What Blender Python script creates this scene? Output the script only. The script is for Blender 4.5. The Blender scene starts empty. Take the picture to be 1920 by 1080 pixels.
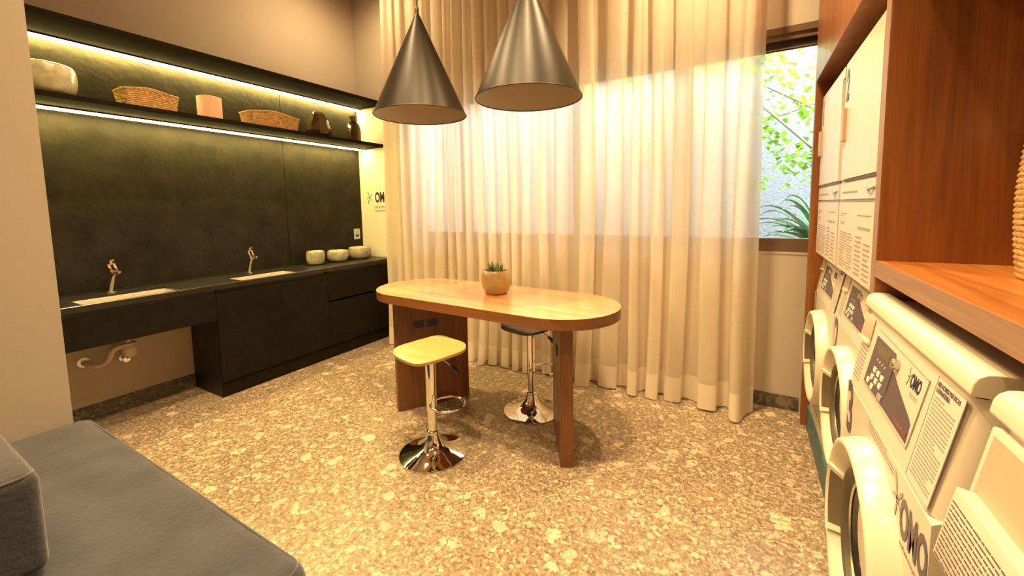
import bpy, bmesh, math, random
from mathutils import Vector, Matrix
random.seed(7)
S = bpy.context.scene
C = S.collection
R = math.radians
PI = math.pi
sin, cos = math.sin, math.cos

# ------------------------------------------------------------------ camera
cam_d = bpy.data.cameras.new('camera')
cam = bpy.data.objects.new('camera', cam_d)
C.objects.link(cam)
cam_d.sensor_width = 36
cam_d.lens = 36 * 769.77 / 1920
cam_d.shift_x = 0.0
cam_d.shift_y = -82.7 / 1920
cam_d.clip_start = 0.02
YAW, PITCH, ROLL = 0.521945, 0.090065, -0.017535
_cy, _sy, _cp, _sp, _cr, _sr = cos(YAW), sin(YAW), cos(PITCH), sin(PITCH), cos(ROLL), sin(ROLL)
_B = Matrix(((1, 0, 0), (0, 0, -1), (0, 1, 0)))
_Ry = Matrix(((_cy, _sy, 0), (-_sy, _cy, 0), (0, 0, 1)))
_Rx = Matrix(((1, 0, 0), (0, _cp, -_sp), (0, _sp, _cp)))
_Rz = Matrix(((_cr, -_sr, 0), (_sr, _cr, 0), (0, 0, 1)))
_M = _Rz @ _Rx @ _B @ _Ry
_r, _d, _f = _M[0], _M[1], _M[2]
cam.matrix_world = Matrix(((_r[0], -_d[0], -_f[0], 0), (_r[1], -_d[1], -_f[1], 0), (_r[2], -_d[2], -_f[2], 1.5), (0, 0, 0, 1)))
S.camera = cam

# ------------------------------------------------------------------ colour management, world
S.view_settings.view_transform = 'Standard'
S.view_settings.look = 'None'
S.view_settings.gamma = 1
S.view_settings.use_curve_mapping = False
S.view_settings.exposure = 0.0
try:
    S.cycles.use_denoising = True
    S.cycles.max_bounces = 10
    S.cycles.diffuse_bounces = 5
    S.cycles.glossy_bounces = 4
    S.cycles.transmission_bounces = 6
    S.cycles.transparent_max_bounces = 12
    S.cycles.sample_clamp_indirect = 6
    S.cycles.caustics_reflective = False
    S.cycles.caustics_refractive = False
except Exception:
    pass

WORLD_STRENGTH = 27
world = bpy.data.worlds.new('sky')
S.world = world
world.use_nodes = True
wn = world.node_tree
wn.nodes['Background'].inputs[0].default_value = (0.84, 0.93, 1.0, 1)
wn.nodes['Background'].inputs[1].default_value = WORLD_STRENGTH

WX, BY, CEIL = -4.113, 3.467, 4.10     # left wall, back wall, ceiling height

# daylight sampled through the window opening (a light portal, it gives no light of its own)
pl = bpy.data.lights.new('window_portal', 'AREA')
pl.shape = 'RECTANGLE'; pl.size = 3.9; pl.size_y = 1.6
pl.cycles.is_portal = True
po = bpy.data.objects.new('window_portal', pl)
po.location = (-1.25, BY + 0.2, 1.92); po.rotation_euler = (R(-90), 0, 0)
C.objects.link(po)

WARM = (1.0, 0.68, 0.33)
DOWNLIGHTS = [  # x, y, power, cone, where
    (-0.30, 2.70, 430, 118, 'beside the curtain at the window end of the machines'),
    (-3.30, 2.75, 140, 165, 'in the corner above the wall shelves and the curtain'),
    (-2.30, 1.50, 420, 118, 'between the table and the worktop'),
    (-1.30, 1.00, 370, 120, 'in front of the table'),
    (-0.75, 1.55, 500, 108, 'between the table and the laundry cabinet, added to brighten the curtain'),  # unseen extra lamp, added for more light low on the curtain
    (-2.70, 0.85, 170, 105, 'in front of the nearer sink'),
    (-0.40, -0.30, 170, 130, 'above the nearest washing machine'),
    (-1.60, -0.60, 110, 120, 'above the daybed bench'),
]

# ------------------------------------------------------------------ helpers
def link(o, parent=None):
    C.objects.link(o)
    if parent is not None:
        o.parent = parent
    return o

def obj(name, bm, mat, parent=None, smooth=None, bevel=0.0, seg=2):
    me = bpy.data.meshes.new(name)
    if bevel:
        es = [e for e in bm.edges if len(e.link_faces) == 2 and e.calc_face_angle(0) > R(35)]
        bmesh.ops.bevel(bm, geom=es, offset=bevel, segments=seg, profile=0.5, affect='EDGES', clamp_overlap=True)
    bmesh.ops.recalc_face_normals(bm, faces=bm.faces)
    bm.to_mesh(me); bm.free()
    if isinstance(mat, (list, tuple)):
        for m in mat: me.materials.append(m)
    elif mat: me.materials.append(mat)
    if smooth is not None:
        for p in me.polygons: p.use_smooth = True
        try:
            me.set_sharp_from_angle(angle=R(smooth))
        except Exception:
            pass
    o = bpy.data.objects.new(name, me)
    return link(o, parent)

def tag(o, label=None, cat=None, group=None, kind=None):
    if label: o['label'] = label
    if cat: o['category'] = cat
    if group: o['group'] = group
    if kind: o['kind'] = kind
    return o

def empty(name, loc, rz=0, label=None, cat=None, group=None):
    o = bpy.data.objects.new(name, None)
    o.empty_display_size = 0.05
    o.location = loc; o.rotation_euler = (0, 0, rz)
    link(o)
    return tag(o, label, cat, group)

def BM(): return bmesh.new()

def box(bm, x0, x1, y0, y1, z0, z1, mi=0):
    v = [bm.verts.new(p) for p in ((x0,y0,z0),(x1,y0,z0),(x1,y1,z0),(x0,y1,z0),(x0,y0,z1),(x1,y0,z1),(x1,y1,z1),(x0,y1,z1))]
    for q in ((0,3,2,1),(4,5,6,7),(0,1,5,4),(1,2,6,5),(2,3,7,6),(3,0,4,7)):
        f = bm.faces.new([v[i] for i in q]); f.material_index = mi
    return bm

def boxo(name, b, mat, parent=None, bevel=0.0, seg=2, smooth=None):
    return obj(name, box(BM(), *b), mat, parent, smooth if smooth else (40 if bevel else None), bevel, seg)

def prism(bm, pts, z0, z1, axis='z'):
    """pts: 2D outline; extruded along an axis."""
    def P(a, b, c):
        return {'z': (a, b, c), 'y': (a, c, b), 'x': (c, a, b)}[axis]
    A = [bm.verts.new(P(p[0], p[1], z0)) for p in pts]
    D = [bm.verts.new(P(p[0], p[1], z1)) for p in pts]
    n = len(pts)
    bm.faces.new(A[::-1]); bm.faces.new(D)
    for i in range(n):
        bm.faces.new((A[i], A[(i+1) % n], D[(i+1) % n], D[i]))
    return bm

def lathe(bm, prof, cx=0, cy=0, n=48, cap0=False, cap1=False, sx=1, sy=1):
    rings = []
    for r, z in prof:
        rings.append([bm.verts.new((cx + sx*r*cos(2*PI*k/n), cy + sy*r*sin(2*PI*k/n), z)) for k in range(n)])
    for a, b in zip(rings, rings[1:]):
        for k in range(n):
            bm.faces.new((a[k], a[(k+1) % n], b[(k+1) % n], b[k]))
    if cap0: bm.faces.new(rings[0][::-1])
    if cap1: bm.faces.new(rings[-1])
    return bm

def tube(bm, pts, r, n=12, closed=False, cap=True):
    pts = [Vector(p) for p in pts]
    rs = r if isinstance(r, (list, tuple)) else [r]*len(pts)
    m = len(pts); rings = []
    up = None
    for i, p in enumerate(pts):
        if closed:
            t = pts[(i+1) % m] - pts[i-1]
        else:
            t = pts[min(i+1, m-1)] - pts[max(i-1, 0)]
        t.normalize()
        if up is None:
            up = Vector((0,0,1)) if abs(t.z) < 0.9 else Vector((1,0,0))
        s = t.cross(up); s.normalize(); up = s.cross(t); up.normalize()
        rings.append([bm.verts.new(p + rs[i]*(cos(2*PI*k/n)*s + sin(2*PI*k/n)*up)) for k in range(n)])
    pairs = list(zip(rings, rings[1:])) + ([(rings[-1], rings[0])] if closed else [])
    for a, b in pairs:
        for k in range(n):
            bm.faces.new((a[k], a[(k+1) % n], b[(k+1) % n], b[k]))
    if cap and not closed:
        bm.faces.new(rings[0][::-1]); bm.faces.new(rings[-1])
    return bm

def xform(bm, M, verts=None):
    bmesh.ops.transform(bm, matrix=M, verts=verts if verts is not None else bm.verts[:])
    return bm

def rrect(w, h, r, n=6, cx=0, cy=0):
    out = []
    for (sx, sy, a0) in ((1,1,0),(-1,1,90),(-1,-1,180),(1,-1,270)):
        for k in range(n+1):
            a = R(a0 + 90*k/n)
            out.append((cx + sx*(w/2-r) + r*cos(a), cy + sy*(h/2-r) + r*sin(a)))
    return out

# ------------------------------------------------------------------ materials
def M_(name, col, rough=0.5, metal=0.0, bump=0.0, bscale=200, coat=0.0, spec=None, var=0.0, vscale=3.0, sheen=0):
    m = bpy.data.materials.new(name); m.use_nodes = True
    nt = m.node_tree; b = nt.nodes['Principled BSDF']
    b.inputs['Base Color'].default_value = (*col, 1)
    b.inputs['Roughness'].default_value = rough
    b.inputs['Metallic'].default_value = metal
    if coat: b.inputs['Coat Weight'].default_value = coat; b.inputs['Coat Roughness'].default_value = 0.15
    if spec is not None: b.inputs['Specular IOR Level'].default_value = spec
    if sheen: b.inputs['Sheen Weight'].default_value = sheen
    tc = nt.nodes.new('ShaderNodeTexCoord')
    if var:
        n = nt.nodes.new('ShaderNodeTexNoise'); n.inputs['Scale'].default_value = vscale; n.inputs['Detail'].default_value = 6
        nt.links.new(tc.outputs['Object'], n.inputs['Vector'])
        r = nt.nodes.new('ShaderNodeValToRGB')
        r.color_ramp.elements[0].position = 0.3; r.color_ramp.elements[1].position = 0.7
        r.color_ramp.elements[0].color = (*[c*(1-var) for c in col], 1)
        r.color_ramp.elements[1].color = (*[min(1, c*(1+var)) for c in col], 1)
        nt.links.new(n.outputs['Fac'], r.inputs['Fac']); nt.links.new(r.outputs['Color'], b.inputs['Base Color'])
    if bump:
        n = nt.nodes.new('ShaderNodeTexNoise'); n.inputs['Scale'].default_value = bscale; n.inputs['Detail'].default_value = 3
        nt.links.new(tc.outputs['Object'], n.inputs['Vector'])
        bp = nt.nodes.new('ShaderNodeBump'); bp.inputs['Strength'].default_value = bump; bp.inputs['Distance'].default_value = 0.01
        nt.links.new(n.outputs['Fac'], bp.inputs['Height']); nt.links.new(bp.outputs['Normal'], b.inputs['Normal'])
    return m

def emit(name, col, strength):
    m = bpy.data.materials.new(name); m.use_nodes = True
    nt = m.node_tree; nt.nodes.clear()
    e = nt.nodes.new('ShaderNodeEmission'); o = nt.nodes.new('ShaderNodeOutputMaterial')
    e.inputs[0].default_value = (*col, 1); e.inputs[1].default_value = strength
    nt.links.new(e.outputs[0], o.inputs[0])
    return m

def wood(name, dark, mid, light, axis='z', rough=0.35, scale=1.0, coat=0.0):
    m = bpy.data.materials.new(name); m.use_nodes = True
    nt = m.node_tree; b = nt.nodes['Principled BSDF']; L = nt.links.new
    tc = nt.nodes.new('ShaderNodeTexCoord'); mp = nt.nodes.new('ShaderNodeMapping')
    s = {'x': (0.5, 9, 9), 'y': (9, 0.5, 9), 'z': (9, 9, 0.5)}[axis]
    mp.inputs['Scale'].default_value = tuple(v*scale for v in s)
    L(tc.outputs['Object'], mp.inputs['Vector'])
    n = nt.nodes.new('ShaderNodeTexNoise'); n.inputs['Scale'].default_value = 1.6; n.inputs['Detail'].default_value = 9
    n.inputs['Roughness'].default_value = 0.62; n.inputs['Distortion'].default_value = 0.9
    L(mp.outputs[0], n.inputs['Vector'])
    r = nt.nodes.new('ShaderNodeValToRGB')
    r.color_ramp.elements[0].position = 0.30; r.color_ramp.elements[0].color = (*dark, 1)
    r.color_ramp.elements[1].position = 0.72; r.color_ramp.elements[1].color = (*light, 1)
    e = r.color_ramp.elements.new(0.5); e.color = (*mid, 1)
    L(n.outputs['Fac'], r.inputs['Fac'])
    mp2 = nt.nodes.new('ShaderNodeMapping'); s2 = {'x': (3, 90, 90), 'y': (90, 3, 90), 'z': (90, 90, 3)}[axis]
    mp2.inputs['Scale'].default_value = s2; L(tc.outputs['Object'], mp2.inputs['Vector'])
    n2 = nt.nodes.new('ShaderNodeTexNoise'); n2.inputs['Scale'].default_value = 1.5; n2.inputs['Detail'].default_value = 4
    L(mp2.outputs[0], n2.inputs['Vector'])
    r2 = nt.nodes.new('ShaderNodeMapRange'); r2.inputs[1].default_value = 0.3; r2.inputs[2].default_value = 0.7
    r2.inputs[3].default_value = 0.78; r2.inputs[4].default_value = 1.08
    L(n2.outputs['Fac'], r2.inputs[0])
    mx = nt.nodes.new('ShaderNodeVectorMath'); mx.operation = 'SCALE'
    L(r.outputs['Color'], mx.inputs[0]); L(r2.outputs[0], mx.inputs['Scale'])
    L(mx.outputs[0], b.inputs['Base Color'])
    b.inputs['Roughness'].default_value = rough
    if coat: b.inputs['Coat Weight'].default_value = coat; b.inputs['Coat Roughness'].default_value = 0.2
    return m

def stone_floor(name, base, mid, chip, rough=0.33, k=1.0):
    m = bpy.data.materials.new(name); m.use_nodes = True
    nt = m.node_tree; b = nt.nodes['Principled BSDF']; L = nt.links.new; N = nt.nodes.new
    tc = N('ShaderNodeTexCoord')
    wr = N('ShaderNodeTexNoise'); wr.inputs['Scale'].default_value = 11*k; wr.inputs['Detail'].default_value = 4
    L(tc.outputs['Object'], wr.inputs['Vector'])
    sub = N('ShaderNodeVectorMath'); sub.operation = 'SUBTRACT'; sub.inputs[1].default_value = (.5,.5,.5)
    L(wr.outputs['Color'], sub.inputs[0])
    sc = N('ShaderNodeVectorMath'); sc.operation = 'SCALE'; sc.inputs['Scale'].default_value = 0.035
    L(sub.outputs[0], sc.inputs[0])
    ad = N('ShaderNodeVectorMath'); ad.operation = 'ADD'; L(tc.outputs['Object'], ad.inputs[0]); L(sc.outputs[0], ad.inputs[1])
    # fine ground
    n = N('ShaderNodeTexNoise'); n.inputs['Scale'].default_value = 34*k; n.inputs['Detail'].default_value = 9; n.inputs['Roughness'].default_value = 0.72
    L(ad.outputs[0], n.inputs['Vector'])
    r = N('ShaderNodeValToRGB'); r.color_ramp.elements[0].position = 0.36; r.color_ramp.elements[0].color = (*base, 1)
    r.color_ramp.elements[1].position = 0.62; r.color_ramp.elements[1].color = (*mid, 1)
    L(n.outputs['Fac'], r.inputs['Fac'])
    cur = r.outputs['Color']
    for (vs, thr, edge, seedoff, col, amt) in ((11*k, 0.94, 0.07, 0.0, chip, 0.85), (24*k, 0.84, 0.10, 3.7, chip, 0.70), (52*k, 0.72, 0.12, 9.1, tuple(c*0.95 for c in chip), 0.8), (40*k, 0.84, 0.12, 5.3, tuple(c*0.8 for c in base), 0.7)):
        of = N('ShaderNodeVectorMath'); of.operation = 'ADD'; of.inputs[1].default_value = (seedoff, seedoff*2, 0)
        L(ad.outputs[0], of.inputs[0])
        v = N('ShaderNodeTexVoronoi'); v.inputs['Scale'].default_value = vs; L(of.outputs[0], v.inputs['Vector'])
        ve = N('ShaderNodeTexVoronoi'); ve.feature = 'DISTANCE_TO_EDGE'; ve.inputs['Scale'].default_value = vs; L(of.outputs[0], ve.inputs['Vector'])
        sp = N('ShaderNodeSeparateColor'); L(v.outputs['Color'], sp.inputs[0])
        g = N('ShaderNodeMath'); g.operation = 'GREATER_THAN'; g.inputs[1].default_value = thr; L(sp.outputs[0], g.inputs[0])
        er = N('ShaderNodeMapRange'); er.inputs[1].default_value = edge*0.6; er.inputs[2].default_value = edge; L(ve.outputs['Distance'], er.inputs[0])
        mu = N('ShaderNodeMath'); mu.operation = 'MULTIPLY'; L(g.outputs[0], mu.inputs[0]); L(er.outputs[0], mu.inputs[1])
        tn = N('ShaderNodeMath'); tn.operation = 'MULTIPLY'; L(mu.outputs[0], tn.inputs[0])
        rr = N('ShaderNodeMapRange'); rr.inputs[3].default_value = amt*0.45; rr.inputs[4].default_value = amt; L(sp.outputs[1], rr.inputs[0]); L(rr.outputs[0], tn.inputs[1])
        mi = N('ShaderNodeMix'); mi.data_type = 'RGBA'; L(tn.outputs[0], mi.inputs['Factor']); L(cur, mi.inputs[6]); mi.inputs[7].default_value = (*col, 1)
        cur = mi.outputs[2]
    L(cur, b.inputs['Base Color'])
    b.inputs['Roughness'].default_value = rough
    return m

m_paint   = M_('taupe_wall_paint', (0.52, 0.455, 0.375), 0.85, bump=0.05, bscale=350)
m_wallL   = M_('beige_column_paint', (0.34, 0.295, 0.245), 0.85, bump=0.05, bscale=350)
m_ceil    = M_('ceiling_paint', (0.72, 0.66, 0.58), 0.9)
m_floor   = stone_floor('ceppo_stone_floor', (0.125, 0.09, 0.056), (0.38, 0.295, 0.195), (0.68, 0.55, 0.39), k=1.5)
m_skirt   = stone_floor('dark_stone_skirting', (0.05, 0.042, 0.03), (0.12, 0.10, 0.07), (0.24, 0.20, 0.15), 0.4)
m_black   = M_('black_stone', (0.015, 0.015, 0.012), 0.42, var=0.35, vscale=7, bump=0.15, bscale=40)
m_splash  = M_('leathered_black_stone', (0.016, 0.0138, 0.009), 0.55, spec=0.22, var=0.45, vscale=6, bump=0.4, bscale=22)
m_top     = M_('honed_black_worktop', (0.018, 0.017, 0.014), 0.30, var=0.3, vscale=12)
m_blackw  = M_('black_oak_veneer', (0.011, 0.009, 0.0055), 0.6, spec=0.12, bump=0.12, bscale=90, var=0.2, vscale=14)
m_board   = M_('matt_black_board', (0.012, 0.009, 0.006), 0.85, spec=0.05)
m_blacks  = M_('black_lacquer', (0.006, 0.005, 0.005), 0.45)
m_white_p = M_('white_laminate_panel', (0.80, 0.76, 0.66), 0.45)
m_chrome  = M_('polished_chrome', (0.86, 0.85, 0.83), 0.045, 1.0)
m_steel   = M_('brushed_steel', (0.62, 0.60, 0.56), 0.25, 1.0)
m_sink    = M_('stainless_sink', (0.74, 0.67, 0.54), 0.5, 0.25)
m_blkpl   = M_('black_plastic', (0.015, 0.015, 0.016), 0.35)
m_whtpl   = M_('white_plastic', (0.80, 0.77, 0.70), 0.35)
m_pvc     = M_('pale_pvc', (0.66, 0.58, 0.47), 0.45)
m_ceramic = M_('olive_cream_ceramic', (0.42, 0.40, 0.26), 0.22, var=0.28, vscale=18, coat=0.5)
m_ceramic2= M_('mustard_ceramic', (0.38, 0.28, 0.13), 0.3, var=0.15, vscale=22, coat=0.4)
m_cup     = M_('pink_clay', (0.66, 0.40, 0.27), 0.6)
m_wicker  = M_('seagrass', (0.42, 0.25, 0.085), 0.75, var=0.5, vscale=60)
m_jute    = M_('jute_rope', (0.52, 0.31, 0.12), 0.85, var=0.35, vscale=70, bump=0.6, bscale=160)
m_linen   = M_('white_cotton_liner', (0.78, 0.72, 0.62), 0.9, bump=0.2, bscale=150)
m_soil    = M_('potting_soil', (0.05, 0.032, 0.02), 0.95, bump=0.8, bscale=120)
m_leafs   = M_('succulent_green', (0.17, 0.27, 0.07), 0.5)
m_frame   = M_('bronze_window_frame', (0.145, 0.088, 0.050), 0.45)
m_frameb  = M_('dark_window_track', (0.02, 0.018, 0.016), 0.4)
m_alu     = M_('aluminium_track', (0.6, 0.6, 0.58), 0.35, 0.9)
m_pend    = M_('bronze_brown_metal', (0.016, 0.011, 0.006), 0.40, 0.0, spec=0.13)
m_pendin  = M_('taupe_shade_inside', (0.40, 0.37, 0.32), 0.6)
m_rim     = M_('dark_bronze_rim', (0.05, 0.03, 0.018), 0.4, 0.5)
m_suede   = M_('charcoal_suede', (0.036, 0.036, 0.046), 0.95, var=0.35, vscale=6, bump=0.3, bscale=60, sheen=0.25)
m_suedep  = M_('charcoal_suede_piping', (0.055, 0.053, 0.060), 0.95, sheen=0.4)
m_seaty   = wood('birch_plywood', (0.66, 0.36, 0.12), (0.76, 0.44, 0.16), (0.82, 0.52, 0.22), 'x', 0.3, 0.5, 0.4)
m_plyedge = M_('plywood_edge', (0.46, 0.29, 0.10), 0.5)
m_seatd   = M_('dark_walnut_seat', (0.075, 0.042, 0.035), 0.22, coat=0.3)
m_tabtop  = wood('table_top_wood_sheen', (0.52, 0.23, 0.085), (0.68, 0.34, 0.145), (0.78, 0.45, 0.23), 'x', 0.22, 0.8, 0.8)  # same wood as the edge, painted paler for the gloss reflection on top
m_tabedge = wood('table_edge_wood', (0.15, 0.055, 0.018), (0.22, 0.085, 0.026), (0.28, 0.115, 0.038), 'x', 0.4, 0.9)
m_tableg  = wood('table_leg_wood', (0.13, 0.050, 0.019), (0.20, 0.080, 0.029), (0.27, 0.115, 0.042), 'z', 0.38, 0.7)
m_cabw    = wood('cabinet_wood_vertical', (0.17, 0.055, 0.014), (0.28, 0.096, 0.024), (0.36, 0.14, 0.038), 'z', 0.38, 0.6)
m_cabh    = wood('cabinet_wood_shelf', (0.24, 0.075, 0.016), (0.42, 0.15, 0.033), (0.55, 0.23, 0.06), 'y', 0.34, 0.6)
m_cabe    = wood('cabinet_edge_band', (0.27, 0.155, 0.10), (0.33, 0.195, 0.13), (0.38, 0.23, 0.155), 'z', 0.45, 1.2)
m_cabey   = wood('shelf_edge_band', (0.27, 0.155, 0.10), (0.33, 0.195, 0.13), (0.38, 0.23, 0.155), 'y', 0.45, 1.2)
m_app     = M_('cream_white_enamel', (0.62, 0.56, 0.47), 0.34)
m_appw    = M_('white_enamel_door', (0.66, 0.61, 0.51), 0.28)
m_ring    = M_('door_ring_plastic', (0.68, 0.63, 0.50), 0.28)
m_appg    = M_('grey_top_plate', (0.55, 0.50, 0.42), 0.5)
m_shadow  = M_('dark_gap', (0.03, 0.025, 0.02), 0.7)
m_sheet   = M_('paper_sticker', (0.66, 0.57, 0.50), 0.4)
m_purple  = M_('aubergine_panel', (0.085, 0.065, 0.095), 0.25)
m_ink     = M_('grey_purple_ink', (0.10, 0.075, 0.095), 0.5)
m_inks    = M_('grey_print', (0.34, 0.29, 0.27), 0.6)
m_green   = M_('green_print', (0.25, 0.42, 0.30), 0.6)
m_dkgreen = M_('olive_green_print', (0.12, 0.24, 0.07), 0.6)
m_navy    = M_('navy_print', (0.02, 0.016, 0.06), 0.5)
m_redp    = M_('dull_red_print', (0.30, 0.06, 0.05), 0.6)
m_bluep   = M_('blue_print', (0.15, 0.30, 0.50), 0.6)
m_button  = M_('pale_button', (0.72, 0.66, 0.56), 0.4)
m_lcd     = M_('olive_lcd', (0.10, 0.10, 0.04), 0.2)
m_teal    = M_('teal_plinth_laminate', (0.045, 0.125, 0.135), 0.45, var=0.35, vscale=9)
m_dark    = M_('drum_dark', (0.02, 0.018, 0.015), 0.3)
m_recess  = M_('taupe_grip_recess', (0.12, 0.085, 0.06), 0.4)
m_gask    = M_('grey_rubber', (0.09, 0.075, 0.05), 0.35)
m_plaster = M_('rough_garden_plaster', (0.098, 0.10, 0.105), 0.95, bump=1.0, bscale=30, var=0.22, vscale=40)
m_soilo   = M_('garden_soil', (0.16, 0.13, 0.10), 0.95, bump=0.8, bscale=30, var=0.5, vscale=12)
m_stoneo  = M_('garden_pebble', (0.42, 0.38, 0.34), 0.8)
m_bark    = M_('branch_bark', (0.22, 0.19, 0.16), 0.9)
m_agave   = M_('strap_leaf_green', (0.055, 0.14, 0.05), 0.4, var=0.5, vscale=10)
m_bulb    = emit('lamp_face', (1.0, 0.72, 0.42), 6)
m_led     = emit('warm_led', (1.0, 0.74, 0.22), 95)

# tree leaves let light through
m_leaf = bpy.data.materials.new('bright_tree_leaf'); m_leaf.use_nodes = True
_nt = m_leaf.node_tree; _nt.nodes.clear(); _o = _nt.nodes.new('ShaderNodeOutputMaterial')
_d1 = _nt.nodes.new('ShaderNodeBsdfDiffuse'); _d1.inputs[0].default_value = (0.10, 0.18, 0.02, 1)
_t1 = _nt.nodes.new('ShaderNodeBsdfTranslucent'); _t1.inputs[0].default_value = (0.20, 0.35, 0.03, 1)
_mx = _nt.nodes.new('ShaderNodeMixShader'); _mx.inputs[0].default_value = 0.55
_nt.links.new(_d1.outputs[0], _mx.inputs[1]); _nt.links.new(_t1.outputs[0], _mx.inputs[2]); _nt.links.new(_mx.outputs[0], _o.inputs[0])

def cloth(name, col, transl, transp, bump=True):
    m = bpy.data.materials.new(name); m.use_nodes = True
    nt = m.node_tree; nt.nodes.clear(); L = nt.links.new; N = nt.nodes.new
    o = N('ShaderNodeOutputMaterial'); d = N('ShaderNodeBsdfDiffuse'); t = N('ShaderNodeBsdfTranslucent'); p = N('ShaderNodeBsdfTransparent')
    d.inputs[0].default_value = (*col, 1); t.inputs[0].default_value = (*[min(1, c*1.06) for c in col], 1)
    p.inputs[0].default_value = (1, 1, 1, 1)
    a = N('ShaderNodeMixShader'); a.inputs[0].default_value = transl
    L(d.outputs[0], a.inputs[1]); L(t.outputs[0], a.inputs[2])
    b = N('ShaderNodeMixShader'); L(a.outputs[0], b.inputs[1]); L(p.outputs[0], b.inputs[2])
    tc = N('ShaderNodeTexCoord')
    mp = N('ShaderNodeMapping'); mp.inputs['Scale'].default_value = (20, 20, 260); L(tc.outputs['Object'], mp.inputs[0])
    n = N('ShaderNodeTexNoise'); n.inputs['Scale'].default_value = 1.0; n.inputs['Detail'].default_value = 3; L(mp.outputs[0], n.inputs[0])
    r = N('ShaderNodeMapRange'); r.inputs[3].default_value = transp*0.7; r.inputs[4].default_value = transp*1.3; L(n.outputs['Fac'], r.inputs[0])
    L(r.outputs[0], b.inputs[0]); L(b.outputs[0], o.inputs[0])
    return m
m_curt = cloth('sheer_linen', (0.92, 0.84, 0.71), 0.48, 0.20)
m_hem  = cloth('doubled_linen_hem', (0.92, 0.84, 0.70), 0.30, 0.04)

m_glass = bpy.data.materials.new('window_glass'); m_glass.use_nodes = True
_nt = m_glass.node_tree; _nt.nodes.clear(); _o = _nt.nodes.new('ShaderNodeOutputMaterial')
_g = _nt.nodes.new('ShaderNodeBsdfGlossy'); _g.inputs['Roughness'].default_value = 0.0
_t = _nt.nodes.new('ShaderNodeBsdfTransparent'); _t.inputs[0].default_value = (0.96, 0.98, 0.97, 1)
_fr = _nt.nodes.new('ShaderNodeFresnel'); _fr.inputs[0].default_value = 1.45
_mx = _nt.nodes.new('ShaderNodeMixShader')
_nt.links.new(_fr.outputs[0], _mx.inputs[0]); _nt.links.new(_t.outputs[0], _mx.inputs[1]); _nt.links.new(_g.outputs[0], _mx.inputs[2]); _nt.links.new(_mx.outputs[0], _o.inputs[0])

m_amber = bpy.data.materials.new('smoked_amber_glass'); m_amber.use_nodes = True
_b = m_amber.node_tree.nodes['Principled BSDF']
_b.inputs['Base Color'].default_value = (0.42, 0.24, 0.10, 1); _b.inputs['Roughness'].default_value = 0.04
_b.inputs['Transmission Weight'].default_value = 0.92; _b.inputs['IOR'].default_value = 1.45
m_porth = bpy.data.materials.new('door_glass'); m_porth.use_nodes = True
_b = m_porth.node_tree.nodes['Principled BSDF']
_b.inputs['Base Color'].default_value = (0.03, 0.026, 0.022, 1); _b.inputs['Roughness'].default_value = 0.05
_b.inputs['Specular IOR Level'].default_value = 0.7

# ------------------------------------------------------------------ text and print
def text_mesh(body, size, bold=0.0, sx=1.0, ext=0.0006, align='CENTER'):
    cu = bpy.data.curves.new('tmp_text', 'FONT')
    cu.body = body; cu.size = size; cu.offset = bold; cu.extrude = ext; cu.align_x = align; cu.align_y = 'CENTER'
    cu.resolution_u = 3
    o = bpy.data.objects.new('tmp_text', cu); C.objects.link(o)
    dg = bpy.context.evaluated_depsgraph_get(); dg.update()
    me = bpy.data.meshes.new_from_object(o.evaluated_get(dg))
    bm = BM(); bm.from_mesh(me)
    bpy.data.objects.remove(o); bpy.data.curves.remove(cu); bpy.data.meshes.remove(me)
    if sx != 1.0: xform(bm, Matrix.Diagonal((sx, 1, 1, 1)))
    return bm

def place(bm, M):
    return xform(bm, M)

def para(w, h, rows, rnd, fill=0.9, thick=0.42, indent=0.0):
    """lines of tiny print, as rows of word-long strokes; local plane x right, y up, from (0,0) down to (w,-h)"""
    bm = BM(); lh = h/rows
    for r in range(rows):
        y1 = -r*lh - lh*0.2; y0 = y1 - lh*thick
        x = indent; end = w*(fill if rnd.random() < 0.75 else rnd.uniform(0.4, 0.8))
        if rnd.random() < 0.10: continue
        while x < end:
            ww = rnd.uniform(0.035, 0.12)*w
            x2 = min(end, x+ww)
            box(bm, x, x2, y0, y1, 0, 0.0005)
            x = x2 + 0.018*w
    return bm

def petal(bm, ang, r0, r1, wd, z=0.0005):
    pts = []
    n = 7
    for k in range(n+1):
        t = k/n; rr = r0 + (r1-r0)*t; pts.append((rr, wd*sin(PI*min(1, t*1.0))**0.7*(0.35+0.65*t)))
    out = pts + [(p[0], -p[1]) for p in pts[::-1][1:-1]]
    c, s = cos(ang), sin(ang)
    out = [(p[0]*c - p[1]*s, p[0]*s + p[1]*c) for p in out]
    prism(bm, out, 0, z)

def splash_logo(r, z=0.0005):
    bm = BM()
    for a, rr, w in ((112, 1.0, .11), (48, .75, .12), (182, .62, .08), (252, .95, .13), (150, .3, .06), (325, .7, .07)):
        petal(bm, R(a), 0.0, r*rr, r*w, z)
    prism(bm, [(0.16*r*cos(2*PI*k/10), 0.16*r*sin(2*PI*k/10)) for k in range(10)], 0, z)
    return bm

# ------------------------------------------------------------------ room shell
def struct(name, b, mat, bevel=0):
    o = boxo(name, b, mat, None, bevel); return tag(o, kind='structure')

XR, YN = 1.20, -1.60
struct('floor', (WX-0.15, XR+0.1, YN-0.1, BY+0.15, -0.1, 0.0), m_floor)
struct('ceiling', (WX-0.15, XR+0.1, YN-0.1, BY+0.15, CEIL, CEIL+0.1), m_ceil)
struct('wall_left', (WX-0.15, WX, YN-0.1, BY+0.15, 0, CEIL), m_paint)
struct('wall_right', (XR, XR+0.1, YN-0.1, BY+0.15, 0, CEIL), m_paint)
struct('wall_rear', (WX-0.15, XR+0.1, YN-0.1, YN, 0, CEIL), m_paint)
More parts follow.
